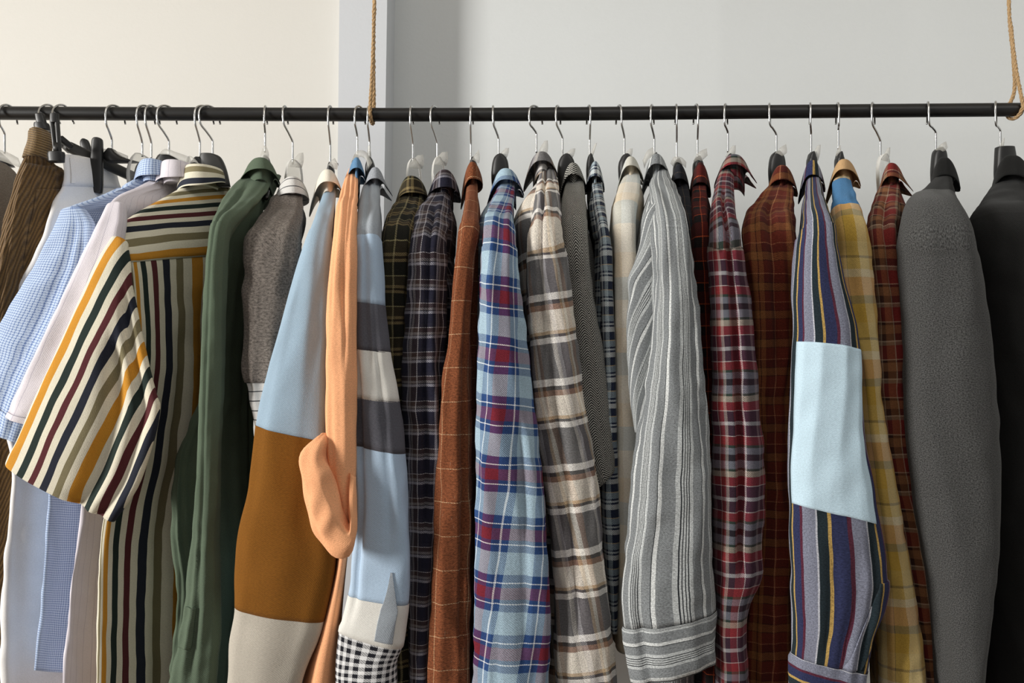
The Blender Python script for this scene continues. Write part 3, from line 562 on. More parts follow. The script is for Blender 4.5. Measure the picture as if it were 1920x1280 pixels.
GG = 'clothes hanging on the rail'
def fill_depth(rungs, yn, ysm, Ys, th, y0=-0.02):
    """depth of the cloth run: out along the shoulder slope, then down the arm"""
    out = []
    for r in rungs:
        if np.ndim(r[0]): out.append((r[0], r[1], Ys, th)); continue
        if len(r) >= 4: out.append(r); continue
        y = r[0]; t = float(np.clip((y-yn)/(ysm-yn), 0, 1)); Y = y0+(Ys-y0)*math.sin(math.pi/2*t**1.15)
        tt = th*(0.36+0.64*float(sstep(0.35, 1.0, t)))
        out.append((r[0], r[1], r[2], Y, tt))
    return out
def garment(name, label, cat, rungs, seam, mat, Ys=-0.2, th=0.03, body=None, coll=None, segs=None, sleeve_mat=None, yoke_mat=None, body_mat=None, seed=0, amp=0.0035, k=5, wr=0.0012, creases=(),
            body_w=0.8, body_end=1400, y0=-0.02, body_tube=None, far=0.17, bl=0, br=0, e=0.85, uc=None, bamp=0.004, captop=True, uoff=0.0, grow=0.0012):
    """a shirt or jacket hung edge-on: shoulder + near sleeve follow the rungs, the body hangs behind the sleeve"""
    if coll:
        for i_, f_ in ((0, .55), (1, .85)):
            y_0, a_, b_ = rungs[i_][:3]; c_ = (a_+b_)/2; rungs[i_] = (y_0, c_-(c_-a_)*f_, c_+(b_-c_)*f_)
    yn = rungs[0][0]; rr = fill_depth(rungs, yn, max(seam, yn+120), Ys, th, y0)
    root = thing(name, P((rungs[0][1]+rungs[0][2])/2, yn, 0), label, cat, GG)
    T = Tube(rr, seed=seed, amp=amp, k=k, wr=wr, creases=creases, e=e, ucirc=uc, start=0.1, uoff=uoff)
    ts = T.tpar(seam)
    T.mesh('shoulder', root, yoke_mat or mat, 0, min(ts+0.06, T.n-1), captop=True, hem=False)
    if segs is None: segs = [('sleeve', None, sleeve_mat or mat)]
    t = ts
    for i, sg in enumerate(segs):
        nm, yend, mt = sg[:3]; t1 = T.n-1 if yend is None else T.tpar(yend)
        T.mesh(nm, root, mt, t-(0.02 if i else 0.0), t1, grow=grow+(sg[3] if len(sg) > 3 else 0.0), captop=False, hem=True); t = t1
    # body
    q = np.array([((r[0][1]+r[1][1])/2, r[0][0], r[1][0], r[2]) if np.ndim(r[0]) else (r[0], r[1], r[2], r[3]) for r in rr]); sf = -(Ys+th+0.004)
    rows = []
    for y in np.linspace(yn+4, seam, 6):
        xl_, xr2, Y = [np.interp(y, q[:, 0], q[:, i]) for i in (1, 2, 3)]; c = (xl_+xr2)/2; w = min((xr2-xl_)/2*body_w, 30)
        rows.append((P(0, y, Y)[2], c-w, c+w, min(-Y, sf), min(-Y, far)))
    if body is None:
        ys_ = [seam+60, seam+160, seam+320, 900, 1150, body_end]; body = []
        for y in ys_:
            xl_, xr2 = [np.interp(y, q[:, 0], q[:, i]) for i in (1, 2)]; c = (xl_+xr2)/2; w = min((xr2-xl_)/2*body_w, 26); body.append((y, c-w, c+w))
    zl = rows[-1][0]
    for y, a, b_ in body:
        z = P(0, y, -sf)[2]
        if z < zl-0.012: rows.append((z, a, b_, sf, far)); zl = z
    if body_tube:
        B = Tube(body_tube, seed=seed+3, amp=bamp, k=6, wr=wr, start=.2); B.mesh('body', root, body_mat or mat, captop=True); rows = rows[:6]
        if coll: collar(root, coll.pop('mat', mat), **coll)
        return root, T
    rows = [(z_, a_-bl*float(sstep(0, .07, rows[0][0]-z_)), b_+br*float(sstep(0, .07, rows[0][0]-z_)), n_, f_) for z_, a_, b_, n_, f_ in rows]
    V, Fc, UV = plate('body', root, None, rows, seed=seed, amp=bamp); obj('body', V, Fc, body_mat or mat, root, UV)
    if coll: collar(root, coll.pop('mat', mat), **coll)
    return root, T

# ------------------------------------------------------------------ garments, left to right
# grey-brown garment at the left edge
root = thing('wool_skirt', P(-20, 310, -0.05), 'grey-brown cloth hanging at the very left edge', 'skirt', GG)
T = Tube([((-90, 300), (8, 308), (-.14, -.04), .012), ((-100, 340), (34, 338), (-.14, -.03), .014), ((-110, 420), (40, 400), (-.15, -.03), .015), (560, -120, 30, (-.15, -.03), .016), (900, -130, 10, (-.15, -.03), .018), (1400, -140, 0, (-.15, -.03), .018)], seed=3, amp=.005, k=7)
T.mesh('skirt_panel', root, M['taupe'], captop=True)
# corduroy trousers
root = thing('corduroy_trousers', P(75, 245, -0.05), 'brown corduroy trousers clipped by their ribbed waistband', 'trousers', GG)
T = Tube([((57, 241), (93, 258), (-.10, -.07), .012), ((56, 262), (93, 282), (-.11, -.08), .015), ((47, 292), (88, 306), (-.12, -.08), .016), ((44, 300), (112, 312), (-.12, -.07), .017), (335, 30, 124, (-.13, -.05), .018), (400, 14, 118, (-.14, -.05), .02), (480, -2, 110, (-.15, -.06), .02), (610, -22, 100, (-.15, -.06), .02), (830, -34, 110, (-.15, -.06), .02), (1100, -30, 110, (-.15, -.06), .02), (1400, -30, 100, (-.15, -.06), .02)], seed=8, amp=.0036, k=8, wr=.0016, uvmode='planar', uvdir=(P(60, 300, -.1), P(10, 480, -.1)-P(60, 300, -.1)), start=0.0,
         creases=[(-.55, -.7, .08, .5, .004, .10), (-.2, -.3, .06, .4, .003, .08)])
tw = T.tpar(299)
T.mesh('trouser_leg', root, M['cord'], tw-0.1, grow=-0.0005)
T.mesh('waistband', root, M['cord_across'], 0, tw, grow=0.0012, captop=False)
T.patch('pocket', part(root, 'trouser_leg'), M['cord'], 4.35, 6.6, -0.30, 0.55, lift=0.0018)
# white trousers
root = thing('white_trousers', P(140, 291, -0.03), 'white trousers clipped to the black bar behind the check shirt', 'trousers', GG)
T = Tube([((119, 290), (215, 314), (-.09, .05), .006), ((118, 345), (225, 352), (-.09, .05), .008), ((99, 378), (240, 372), (-.10, .05), .012), ((90, 410), (250, 410), (-.12, .05), .014), (480, 66, 240, (-.13, .04), .016), (615, -2, 220, (-.13, .03), .016), (720, -12, 210, (-.14, .02), .017), (870, 22, 200, (-.15, .02), .018), (1070, 8, 200, (-.15, .02), .02), (1400, 2, 200, (-.15, .02), .02)], seed=5, amp=.004, k=6, start=0.1)
tw = T.tpar(352); T.mesh('trouser_leg', root, M['white'], tw-.05); T.mesh('waistband', root, M['white'], 0, tw, grow=.001, captop=True)
T.patch('belt_loop', part(root, 'waistband'), M['white'], 0.12, 0.98, -0.83, -0.70, lift=0.003)
# clip hangers
def clip_geo(rows, Y, th): return neck_geo(rows, Y, th, 18, 0.6)
def flatbar(p0, p1, hw, th, r=5):
    a, b_ = np.array(p0), np.array(p1); d = norm(b_-a); up = norm(np.array([0, 0, 1])-d*d[2]); nn = np.cross(d, up); rings = []
    for t, sc in ((0, .55), (.02, .85), (.05, 1), (.5, 1), (.95, 1), (.98, .85), (1, .55)):
        c = a+(b_-a)*t; rings.append(np.array([c+up*hw*sc*u+nn*th*w for u, w in ((1, .6), (.6, 1), (-.6, 1), (-1, .6), (-1, -.6), (-.6, -1), (.6, -1), (1, -.6))]))
    return loft(rings)
t = thing('clip_hanger', P(73, 215, -.03), 'black clip hanger gripping the brown corduroy waistband', 'hanger', HG)
V, Fc = sweep_geo([P(113, 232, .018), P(106, 216, .018), P(98, 199.5, .008), P(86, 196.5, 0), P(75, 203, -.012), P(72, 216, -.02), P(74, 232, -.024)], .0019, 8, True, 6); obj('hook', V, Fc, M['chrome'], t)
V, Fc = merge(neck_geo([(213, 66, 82), (222, 67, 85), (233, 70, 88), (244, 76, 92)], -.05, .005), neck_geo([(231, 66, 90), (236, 65, 92), (244, 67, 94)], -.055, .010)); obj('clip', V, Fc, M['black_plastic'], t)
V, Fc = flatbar(P(80, 236, -.03), P(132, 284, .06), .006, .004); obj('bar', V, Fc, M['black_plastic'], t)
t = thing('clip_hanger', P(105, 215, -.02), 'black clip hanger whose long bar and levers hold the white trousers', 'hanger', HG)
V, Fc = sweep_geo([P(139, 232, .018), P(132, 216, .018), P(124, 200, .008), P(112, 196.5, 0), P(101, 203, -.012), P(98, 216, -.02), P(101, 232, -.024)], .0019, 8, True, 6); obj('hook', V, Fc, M['chrome'], t)
V, Fc = merge(neck_geo([(213, 95, 110), (216, 94, 110), (224, 94, 110), (230, 95, 110)], -.1, .005), flatbar(P(97, 222, -.1), P(105, 292, -.1), .003, .004), flatbar(P(107, 222, -.1), P(112, 292, -.1), .003, .004), neck_geo([(268, 100, 112), (286, 101, 114)], -.1, .005), neck_geo([(285, 91, 120), (290, 90, 121), (304, 92, 120)], -.115, .008))
obj('hanger_neck', V, Fc, M['black_plastic'], t)
V, Fc = flatbar(P(112, 258, -.07), P(134, 276, -.05), .0055, .004); obj('bar_link', V, Fc, M['black_plastic'], t)
V, Fc = flatbar(P(122, 272, -.045), P(272, 342, .07), .0095, .006); obj('bar', V, Fc, M['dark_plastic'], t)
V, Fc = neck_geo([(258.5, 178, 187), (260, 175, 190), (266, 172.5, 192.5), (290, 171, 193), (325, 167, 193), (348, 163.5, 193), (358, 165, 192), (362, 176, 191)], -.025, .007, 22, .7); obj('clip', V, Fc, M['black_plastic'], t)
V, Fc = neck_geo([(260.5, 155, 161), (263, 152, 165), (269, 150.5, 168), (282, 154, 172), (300, 158, 176)], .02, .005, 20, .7); obj('clip', V, Fc, M['black_plastic'], t)

# fine blue check shirt, lilac shirt, multicolour striped shirt: turned so their backs face the viewer
def turned(name, label, yoke, yoke_mat, sleeve, sleeve_mat, bodyr, body_mat, coll, collmat, seed, sl_kw={}, bd_kw={}, ysplit=None, uvplanar=None, cuff=None):
    root = thing(name, P((coll['xl']+coll['xr_'])/2, coll['yt']+20, 0), label, 'shirt', GG)
    T = Tube(yoke+bodyr, seed=seed, amp=.0030, k=8, wr=.0006, start=.25, **bd_kw)
    tb = len(yoke)-1
    T.mesh('yoke', root, yoke_mat, 0, tb, grow=.0008, captop=True, hem=True, N=72); T.mesh('body', root, body_mat, tb-.03, captop=False, N=72)
    S_ = Tube(sleeve, seed=seed+1, **sl_kw)
    if cuff: S_.mesh('sleeve', root, sleeve_mat, 0, cuff, captop=True); S_.mesh('sleeve_hem', root, sleeve_mat, cuff-.02, grow=.0012)
    else: S_.mesh('sleeve', root, sleeve_mat, captop=True)
    collar(root, collmat, **coll)
    return root, T, S_
y_, t_, s_ = turned('check_shirt', 'fine blue and white check shirt beside the white trousers',
    [((268, 336), (318, 334), (-.05, .05), .014), ((222, 358), (330, 350), (-.09, .09), .016), ((166, 379), (350, 372), (-.135, .13), .017), ((120, 398), (365, 400), (-.17, .16), .016), ((104, 460), (372, 460), (-.175, .17), .015)], M['gingham_blue'],
    [((116, 396), (160, 392), -.178, .010), ((100, 430), (180, 430), -.182, .012), ((62, 500), (175, 510), -.185, .013), ((0, 610), (130, 640), -.187, .014), ((-35, 700), (85, 735), -.187, .015), ((-48, 748), (62, 790), -.187, .015), ((-56, 792), (48, 832), -.187, .015)], M['gingham_blue'],
    [((96, 560), (380, 560), (-.17, .17), .014), ((95, 760), (380, 760), (-.165, .17), .014), ((93, 908), (380, 908), (-.165, .17), .014), ((87, 1048), (370, 1048), (-.165, .17), .014), ((66, 1256), (350, 1270), (-.165, .17), .014)], M['gingham_blue'],
    dict(xl=256, xr_=334, yt=300, leaf=34, dl=30, dr=4, el=20, er=26, front='R', yaw=-.28, flare=.008), M['gingham_blue'], 21, sl_kw=dict(amp=.004, k=4, wr=.001, creases=[(.15, -.05, .02, .5, .006, .12), (.5, .45, .02, .5, .004, .1)]), cuff=5.0)
y_, t_, s_ = turned('lilac_shirt', 'pale lilac shirt between the blue check and the striped one',
    [((304, 340), (362, 330), (-.05, .05), .014), ((262, 352), (380, 345), (-.09, .09), .016), ((222, 368), (400, 372), (-.14, .13), .017), ((202, 392), (420, 400), (-.18, .16), .016), ((172, 450), (430, 470), (-.195, .17), .014)], M['lilac'],
    [((200, 386), (236, 384), -.200, .009), ((178, 430), (235, 430), -.205, .012), ((132, 520), (215, 525), -.210, .012), ((84, 620), (180, 640), -.212, .012), ((36, 725), (140, 745), -.213, .013), ((12, 782), (115, 812), -.213, .013)], M['lilac'],
    [((160, 560), (440, 560), (-.19, .17), .013), ((160, 760), (440, 760), (-.185, .17), .013), ((152, 930), (440, 930), (-.185, .17), .013), ((128, 1150), (440, 1150), (-.185, .17), .013), ((118, 1420), (440, 1420), (-.185, .17), .013)], M['lilac'],
    dict(xl=292, xr_=380, yt=302, leaf=36, dl=34, dr=4, el=22, er=26, front='R', yaw=-.28, flare=.008), M['lilac'], 33, sl_kw=dict(amp=.003, k=4, wr=.0006), cuff=4.75)
so = P(208, 446, -.24); sd = P(20, 860, -.24)-so
y_, t_, s_ = turned('striped_shirt', 'short sleeved cream shirt with orange, maroon and navy stripes',
    [((344, 350), (424, 346), (-.055, .03), .016), ((305, 372), (432, 362), (-.10, .04), .018), ((252, 402), (434, 388), (-.16, .04), .018), ((216, 436), (434, 420), (-.2, .03), .017), ((236, 470), (434, 452), (-.205, .03), .015), ((243, 492), (434, 478), (-.205, .03), .014)], M['stripe_across'],
    [((209, 446), (240, 456), -.222, .008), ((172, 512), (244, 502), -.232, .013), ((125, 620), (262, 612), -.238, .018), ((62, 755), (294, 735), -.240, .020), ((26, 838), (300, 775), -.240, .021), ((13, 866), (262, 905), -.240, .021), ((11, 871), (214, 978), -.240, .021)], M['stripe'],
    [((250, 560), (434, 560), (-.2, .02), .014), ((252, 700), (432, 700), (-.2, .02), .016), ((226, 850), (430, 850), (-.2, .02), .018), ((192, 985), (425, 985), (-.2, .02), .018), ((186, 1120), (420, 1120), (-.2, .02), .018), ((180, 1420), (420, 1420), (-.2, .02), .018)], M['stripe'],
    dict(xl=334, xr_=428, yt=310, leaf=44, dl=40, dr=0, el=30, er=40, front='R', yaw=-.30, flare=.010), M['stripe_collar'], 47,
    sl_kw=dict(amp=.0022, k=3, wr=.0007, uvmode='planar', uvdir=(so, sd), creases=[(.34, .36, .16, .75, .020, .15), (.74, .76, .10, .75, .014, .12)]), bd_kw=dict(creases=[(-.2, -.15, .3, 1.1, .008, .09), (.2, .25, .25, 1.1, .006, .08)]))

# dark green overshirt
r, T = garment('green_overshirt', 'dark green twill overshirt to the right of the striped shirt', 'shirt',
    [(330, 452, 520), (345, 436, 512), (370, 422, 490), (400, 407, 462), (432, 399, 432), (480, 393, 424), (560, 387, 420), (720, 380, 416), (800, 378, 412), (900, 374, 410), (1000, 366, 408), (1060, 358, 410), (1130, 352, 412), (1200, 338, 410), (1290, 322, 402), (1400, 314, 400)], 432, M['green'], Ys=-.212, th=.026, seed=101, amp=.003, k=4, creases=[(-.1, .0, .05, .95, .006, .14)],
    body_tube=[((452, 340), (524, 336), (-.04, .07), .02), ((430, 375), (510, 372), (-.09, .0), .024), ((412, 420), (486, 410), (-.15, -.06), .022), ((404, 470), (474, 470), (-.17, -.06), .018), ((392, 600), (468, 600), (-.165, -.06), .018), ((380, 740), (468, 720), (-.165, -.06), .018), ((352, 810), (474, 800), (-.165, -.06), .018), ((332, 870), (474, 880), (-.165, -.06), .018), ((326, 1000), (466, 950), (-.165, -.06), .018), ((334, 1114), (452, 1040), (-.165, -.06), .018), ((318, 1280), (434, 1260), (-.165, -.06), .018), ((312, 1400), (430, 1400), (-.165, -.06), .018)],
    coll=dict(xl=448, xr_=527, yt=299, leaf=24, dl=30, dr=26, el=12, er=44, front='R', flare=.010))
T.patch('sleeve_placket', part(r, 'sleeve'), M['green'], T.tpar(1130), T.tpar(1205), -.80, -.08, lift=.003)
# grey marl sweatshirt over a lined shirt
r, T = garment('grey_sweatshirt', 'grey marl sweatshirt with dark-lined white collar and cuff', 'sweatshirt',
    [(352, 520, 574), (372, 508, 572), (400, 492, 570), (430, 474, 568), (460, 460, 566), (520, 456, 562), (600, 456, 556), (680, 458, 546), (716, 462, 530), (760, 470, 520), (800, 482, 510)], 452, M['greymarl'], bl=0, br=16, Ys=-.178, th=.030, seed=113, amp=.0035, k=5, wr=.0022,
    segs=[('sleeve', 716, M['greymarl']), ('shirt_cuff', None, M['lined'], -.003)], body=[(520, 470, 580), (700, 480, 570), (900, 480, 560), (1400, 470, 560)],
    coll=dict(mat=M['lined'], xl=514, xr_=581, yt=334, leaf=34, dl=18, dr=14, el=22, er=50, front='R', flare=.010))
# dusty blue / ochre / ecru shirt
r, T = garment('colour_block_shirt', 'dusty blue shirt with an ochre and ecru lower sleeve', 'shirt',
    [(352, 604, 640), (375, 600, 632), (405, 592, 626), (440, 582, 622), (480, 568, 619), (560, 545, 617), (700, 506, 614), ((484, 798), (612, 827)), (900, 474, 616), (1000, 452, 624), (1060, 446, 626), ((444, 1135), (606, 1163)), (1200, 434, 594), (1290, 428, 562), (1400, 420, 540)], 446, M['paleblue'], bl=8, br=4, Ys=-.222, th=.026, seed=127, amp=.003, k=4, wr=.0007,
    segs=[('sleeve', 813, M['paleblue']), ('sleeve_panel', 1149, M['ochre'], .0006), ('sleeve_end', None, M['ecru'], .0002)], body=[(520, 560, 618), (700, 530, 618), (900, 500, 612), (1400, 480, 600)],
    coll=dict(mat=M['creamcollar'], xl=583, xr_=644, yt=321, leaf=26, dl=36, dr=22, el=70, er=26, front='R', flare=.012))
# apricot shirt with rolled sleeve
r, T = garment('apricot_shirt', 'apricot linen shirt with blue inner collar and rolled sleeve', 'shirt',
    [(322, 646, 678), (345, 641, 674), (372, 636, 671), (390, 632, 669), (460, 626, 668), (560, 615, 667), (700, 612, 667), (810, 612, 667), (880, 618, 666), (940, 634, 662), (985, 646, 660)], 388, M['apricot'], Ys=-.258, th=.022, seed=131, amp=.0025, k=5, wr=.0008,
    creases=[(-.15, .25, .03, .42, .009, .13), (.45, .35, .04, .5, .007, .12), (-.6, -.45, .05, .42, .004, .12)],
    body=[(460, 630, 668), (700, 618, 667), (900, 616, 668), (1000, 618, 666), (1060, 622, 656), (1170, 594, 644), (1280, 562, 634), (1400, 545, 628)],
    coll=dict(mat=M['blueinner'], xl=652, xr_=685, yt=299, leaf=22, dl=16, dr=20, el=18, er=26, front='R', flare=.005), far=.16)
Rc = Tube([((602, 826), (616, 816), -.27, .010), ((563, 856), (612, 842), -.28, .018), ((569, 905), (621, 884), -.285, .022), ((580, 955), (631, 922), -.288, .023), ((595, 1006), (643, 958), -.288, .023), ((621, 1035), (651, 976), -.288, .022), ((655, 1038), (655, 984), -.286, .020), ((669, 1004), (654, 966), -.284, .016), ((669, 950), (653, 932), -.28, .012), ((668, 895), (656, 886), -.275, .006)], seed=9, amp=.0036, k=5, wr=.0034, start=0)
Rc.mesh('rolled_cuff', r, M['apricot'], captop=True, step=.005)
# blue shirt with grey bands
r, T = garment('banded_shirt', 'light blue shirt with dark grey and white sleeve bands and gingham cuff', 'shirt',
    [(335, 680, 722), (360, 674, 716), (400, 670, 714), (430, 668, 716), (452, 667, 715), (500, 667, 718), ((664, 567), (722, 574)), ((664, 655), (731, 661)), ((664, 744), (747, 753)), ((664, 832), (758, 850)), (950, 668, 766), (1060, 659, 770), ((655, 1114), (768, 1131)), (1160, 643, 764), ((638, 1178), (757, 1209)), (1240, 633, 746), (1290, 632, 744), (1420, 634, 742)], 449, M['bluegrey'], bl=0, br=8, Ys=-.235, th=.024, seed=137, amp=.0022, k=3, wr=.0007,
    creases=[(-.15, .0, .02, .5, .005, .16), (.35, .3, .35, .75, .004, .14), (-.6, -.7, .45, .85, .008, .10)],
    segs=[('sleeve', 571, M['icy']), ('sleeve_band', 658, M['grape'], .0004), ('sleeve_band', 749, M['offwhite'], .0004), ('sleeve_band', 841, M['grape'], .0004), ('sleeve_lower', 1122, M['icy']), ('sleeve_band', 1196, M['offwhite'], .0004), ('cuff', None, M['bwgingham'], -.001)],
    body=[(500, 672, 722), (700, 672, 735), (900, 676, 748), (1150, 672, 745), (1400, 668, 740)],
    coll=dict(mat=M['slate'], xl=678, xr_=728, yt=317, leaf=24, dl=34, dr=24, el=20, er=40, front='R', flare=.010, fflare=.012))
T.patch('sleeve_placket', part(r, 'sleeve_lower'), M['bluegrey'], T.tpar(1065), T.tpar(1188), .10, .62, lift=.0022, shape=lambda f, g_, t0, t1, a0, a1: (a0+(a1-a0)*(0.5+(f-0.5)*np.clip(0.12+g_*2.2, 0, 1)), t0+(t1-t0)*g_))
# olive plaid
r, T = garment('olive_plaid_shirt', 'dark olive and black plaid flannel shirt', 'shirt',
    [(352, 746, 800), (372, 744, 798), (400, 730, 790), (425, 720, 782), (460, 715, 778), (560, 714, 772), (700, 716, 770), (900, 722, 776), (1150, 724, 790), (1400, 724, 792)], 470, M['olive_plaid'], bl=4, br=16, Ys=-.178, th=.028, seed=139, amp=.004, k=5, wr=.0018,
    coll=dict(xl=737, xr_=803, yt=333, leaf=34, dl=44, dr=10, el=22, er=36, front='R', flare=.010))
# navy black plaid
r, T = garment('navy_plaid_shirt', 'navy and black plaid flannel shirt left of the rust jacket', 'shirt',
    [(348, 803, 852), (372, 800, 846), (395, 782, 842), (430, 774, 840), (470, 768, 838), (560, 764, 836), (700, 758, 832), (850, 760, 832), (1000, 764, 826), (1200, 768, 812), (1400, 768, 806)], 480, M['navy_plaid'], bl=6, br=22, Ys=-.200, th=.028, seed=149, amp=.004, k=5, wr=.0018, creases=[(.1, .15, .1, .7, .010, .12)],
    body=[(480, 790, 862), (560, 785, 858), (700, 775, 850), (900, 775, 846), (1400, 775, 830)],
    coll=dict(xl=800, xr_=866, yt=321, leaf=36, dl=30, dr=26, el=24, er=40, front='R', flare=.012))
# rust tweed jacket
r, T = garment('rust_jacket', 'rust brown tweed jacket with thin cream windowpane lines', 'jacket',
    [(336, 873, 900), (360, 872, 898), (400, 868, 897), (440, 862, 898), (480, 857, 890), (560, 849, 884), (640, 843, 880), (700, 832, 881), (800, 823, 882), (950, 816, 883), (1100, 808, 880), (1290, 802, 878), (1400, 799, 876)], 432, M['rust'], bl=0, br=8, Ys=-.215, th=.026, seed=151, amp=.0028, k=4, wr=.001,
    creases=[(.55, .6, .35, .9, .006, .12)], body=[(460, 866, 902), (600, 862, 902), (800, 850, 896), (1100, 840, 886), (1400, 830, 880)],
    coll=dict(xl=866, xr_=905, yt=307, leaf=34, dl=30, dr=12, el=48, er=40, front='R', flare=.005))
# blue and red plaid
r, T = garment('blue_plaid_shirt', 'light blue plaid flannel shirt with navy and red bands', 'shirt',
    [(335, 934, 972), (352, 930, 968), (378, 922, 964), (408, 909, 962), (440, 904, 966), (520, 900, 972), (610, 898, 984), (700, 895, 993), (764, 894, 1000), (850, 893, 1010), (930, 892, 1019), (1050, 890, 1027), (1160, 888, 1030), (1290, 886, 1025), (1400, 884, 1020)], 470, M['blue_plaid'], bl=22, br=6, Ys=-.250, th=.030, seed=157, amp=.0028, k=4, wr=.0012, uc=.27,
    creases=[(.45, .25, .55, .95, .007, .12), (-.3, -.35, .75, 1.0, .005, .09)], body=[(480, 900, 975), (700, 905, 985), (1000, 915, 1000), (1400, 915, 1000)],
    coll=dict(xl=912, xr_=984, yt=319, leaf=24, dl=44, dr=26, el=40, er=40, front='R', flare=.012))
# grey and cream plaid
r, T = garment('grey_plaid_shirt', 'grey, cream and brown checked flannel shirt with white bands', 'shirt',
    [(312, 1010, 1040), (330, 1008, 1046), (352, 1006, 1046), (380, 1002, 1049), (440, 994, 1053), (490, 990, 1064), (565, 990, 1072), (652, 995, 1081), (746, 1000, 1091), (842, 1012, 1110), (925, 1024, 1121), (1026, 1034, 1129), (1114, 1040, 1138), (1223, 1040, 1150), (1290, 1044, 1155), (1400, 1046, 1160)], 346, M['grey_plaid'], bl=26, br=0, Ys=-.222, th=.030, seed=163, amp=.003, k=4, wr=.0012, uc=.25,
    creases=[(-.12, -.45, .02, .45, .012, .12), (.45, .5, .0, .12, .006, .08), (-.15, -.2, .35, .9, .010, .12)],
    body=[(400, 985, 1050), (520, 985, 1060), (800, 1005, 1080), (1100, 1030, 1110), (1400, 1035, 1120)],
    coll=dict(xl=984, xr_=1048, yt=288, leaf=20, dl=26, dr=34, el=120, er=40, front='R', flare=.010))
# herringbone jacket
r, T = garment('herringbone_jacket', 'grey herringbone tweed jacket with a short ending sleeve', 'jacket',
    [(326, 1062, 1096), (350, 1056, 1098), (400, 1050, 1100), (460, 1052, 1102), (540, 1056, 1110), (602, 1062, 1120), (665, 1070, 1130), (760, 1076, 1138), (840, 1090, 1148), ((1106, 902), (1151, 872)), ((1112, 918), (1151, 880))], 420, M['herringbone'], bl=4, br=10, Ys=-.182, th=.024, seed=167, amp=.0022, k=3, wr=.0008, uc=.20,
    body=[(480, 1062, 1108), (700, 1080, 1130), (1000, 1090, 1140), (1400, 1090, 1140)],
    coll=dict(xl=1048, xr_=1101, yt=309, leaf=24, dl=40, dr=34, el=40, er=40, front='R', flare=.010, th=.0022))
# navy and white check
r, T = garment('navy_check_shirt', 'slim navy and white checked flannel shirt', 'shirt',
    [(325, 1108, 1128), (345, 1108, 1130), (380, 1112, 1134), (430, 1120, 1140), (470, 1125, 1146), (560, 1128, 1148), (650, 1130, 1152), (760, 1132, 1154), (900, 1128, 1157), (1000, 1130, 1160), (1100, 1138, 1158), (1180, 1144, 1156)], 466, M['navy_check'], bl=14, br=2, Ys=-.172, th=.020, seed=173, amp=.0018, k=4, wr=.001,
    body=[(480, 1106, 1142), (700, 1112, 1150), (900, 1118, 1156), (1100, 1122, 1158), (1172, 1124, 1160)],
    coll=dict(xl=1101, xr_=1131, yt=306, leaf=30, dl=24, dr=24, el=24, er=30, front='R', flare=.006))
# cream plaid
r, T = garment('cream_plaid_shirt', 'soft cream, tan and pale blue checked flannel shirt', 'shirt',
    [(312, 1170, 1202), (335, 1164, 1203), (360, 1157, 1200), (384, 1151, 1197), (410, 1150, 1192), (480, 1151, 1192), (560, 1151, 1196), (740, 1152, 1196), (900, 1155, 1195), (1050, 1156, 1192), (1215, 1156, 1190)], 388, M['cream_plaid'], bl=10, br=14, Ys=-.165, th=.026, seed=179, amp=.002, k=3, wr=.0008,
    body=[(480, 1150, 1198), (700, 1152, 1200), (1000, 1154, 1200), (1216, 1156, 1198)],
    coll=dict(xl=1157, xr_=1208, yt=297, leaf=20, dl=40, dr=30, el=44, er=34, front='R', flare=.010))
# grey striped
r, T = garment('grey_striped_shirt', 'light grey flannel shirt with fine black stripes and buttoned cuff', 'shirt',
    [(316, 1226, 1254), (335, 1220, 1260), (352, 1218, 1266), (390, 1222, 1278), (440, 1226, 1289), (515, 1228, 1298), (590, 1226, 1307), (665, 1220, 1313), (746, 1209, 1319), (873, 1191, 1329), (982, 1182, 1332), (1048, 1172, 1333), (1122, 1168, 1338), ((1172, 1172), (1338, 1142)), ((1169, 1178), (1339, 1150)), ((1184, 1275), (1337, 1236))], 346, M['grey_stripe'], bl=10, br=0, Ys=-.245, th=.034, seed=181, amp=.003, k=4, wr=.001, uc=.30,
    segs=[('sleeve', 1158, M['grey_stripe']), ('cuff', None, M['grey_stripe_across'], .001)], creases=[(-.75, -.55, .75, 1.0, .006, .10)],
    body=[(390, 1208, 1272), (450, 1196, 1276), (525, 1176, 1280), (600, 1175, 1284), (700, 1184, 1290), (850, 1198, 1296), (1100, 1210, 1310), (1400, 1206, 1318)],
    coll=dict(xl=1203, xr_=1258, yt=292, leaf=22, dl=44, dr=24, el=50, er=30, front='R', flare=.010))
Fd = Tube([(388, 1218, 1252, -.205, .010), (412, 1205, 1254, -.212, .014), (460, 1199, 1250), (495, 1188, 1248), (525, 1176, 1245), (560, 1178, 1240), (600, 1174, 1236), (665, 1175, 1228), (740, 1180, 1216), (810, 1190, 1208, -.212, .008)], seed=41, amp=.002, k=3, wr=.0008, ucirc=.2)
Fd.mesh('sleeve_fold', r, M['grey_stripe_bias'], captop=True)
# near-black shirt
r, T = garment('black_flannel_shirt', 'near-black flannel shirt squeezed between grey stripes and oxblood plaid', 'shirt',
    [(330, 1262, 1286), (350, 1264, 1292), (400, 1270, 1298), (450, 1276, 1304), (600, 1284, 1316), (800, 1290, 1326), (1100, 1300, 1334), (1400, 1300, 1334)], 430, M['ink'], bl=8, br=10, Ys=-.155, th=.022, seed=191, amp=.003, k=4,
    coll=dict(xl=1254, xr_=1293, yt=311, leaf=30, dl=30, dr=22, el=30, er=30, front='R', flare=.006))
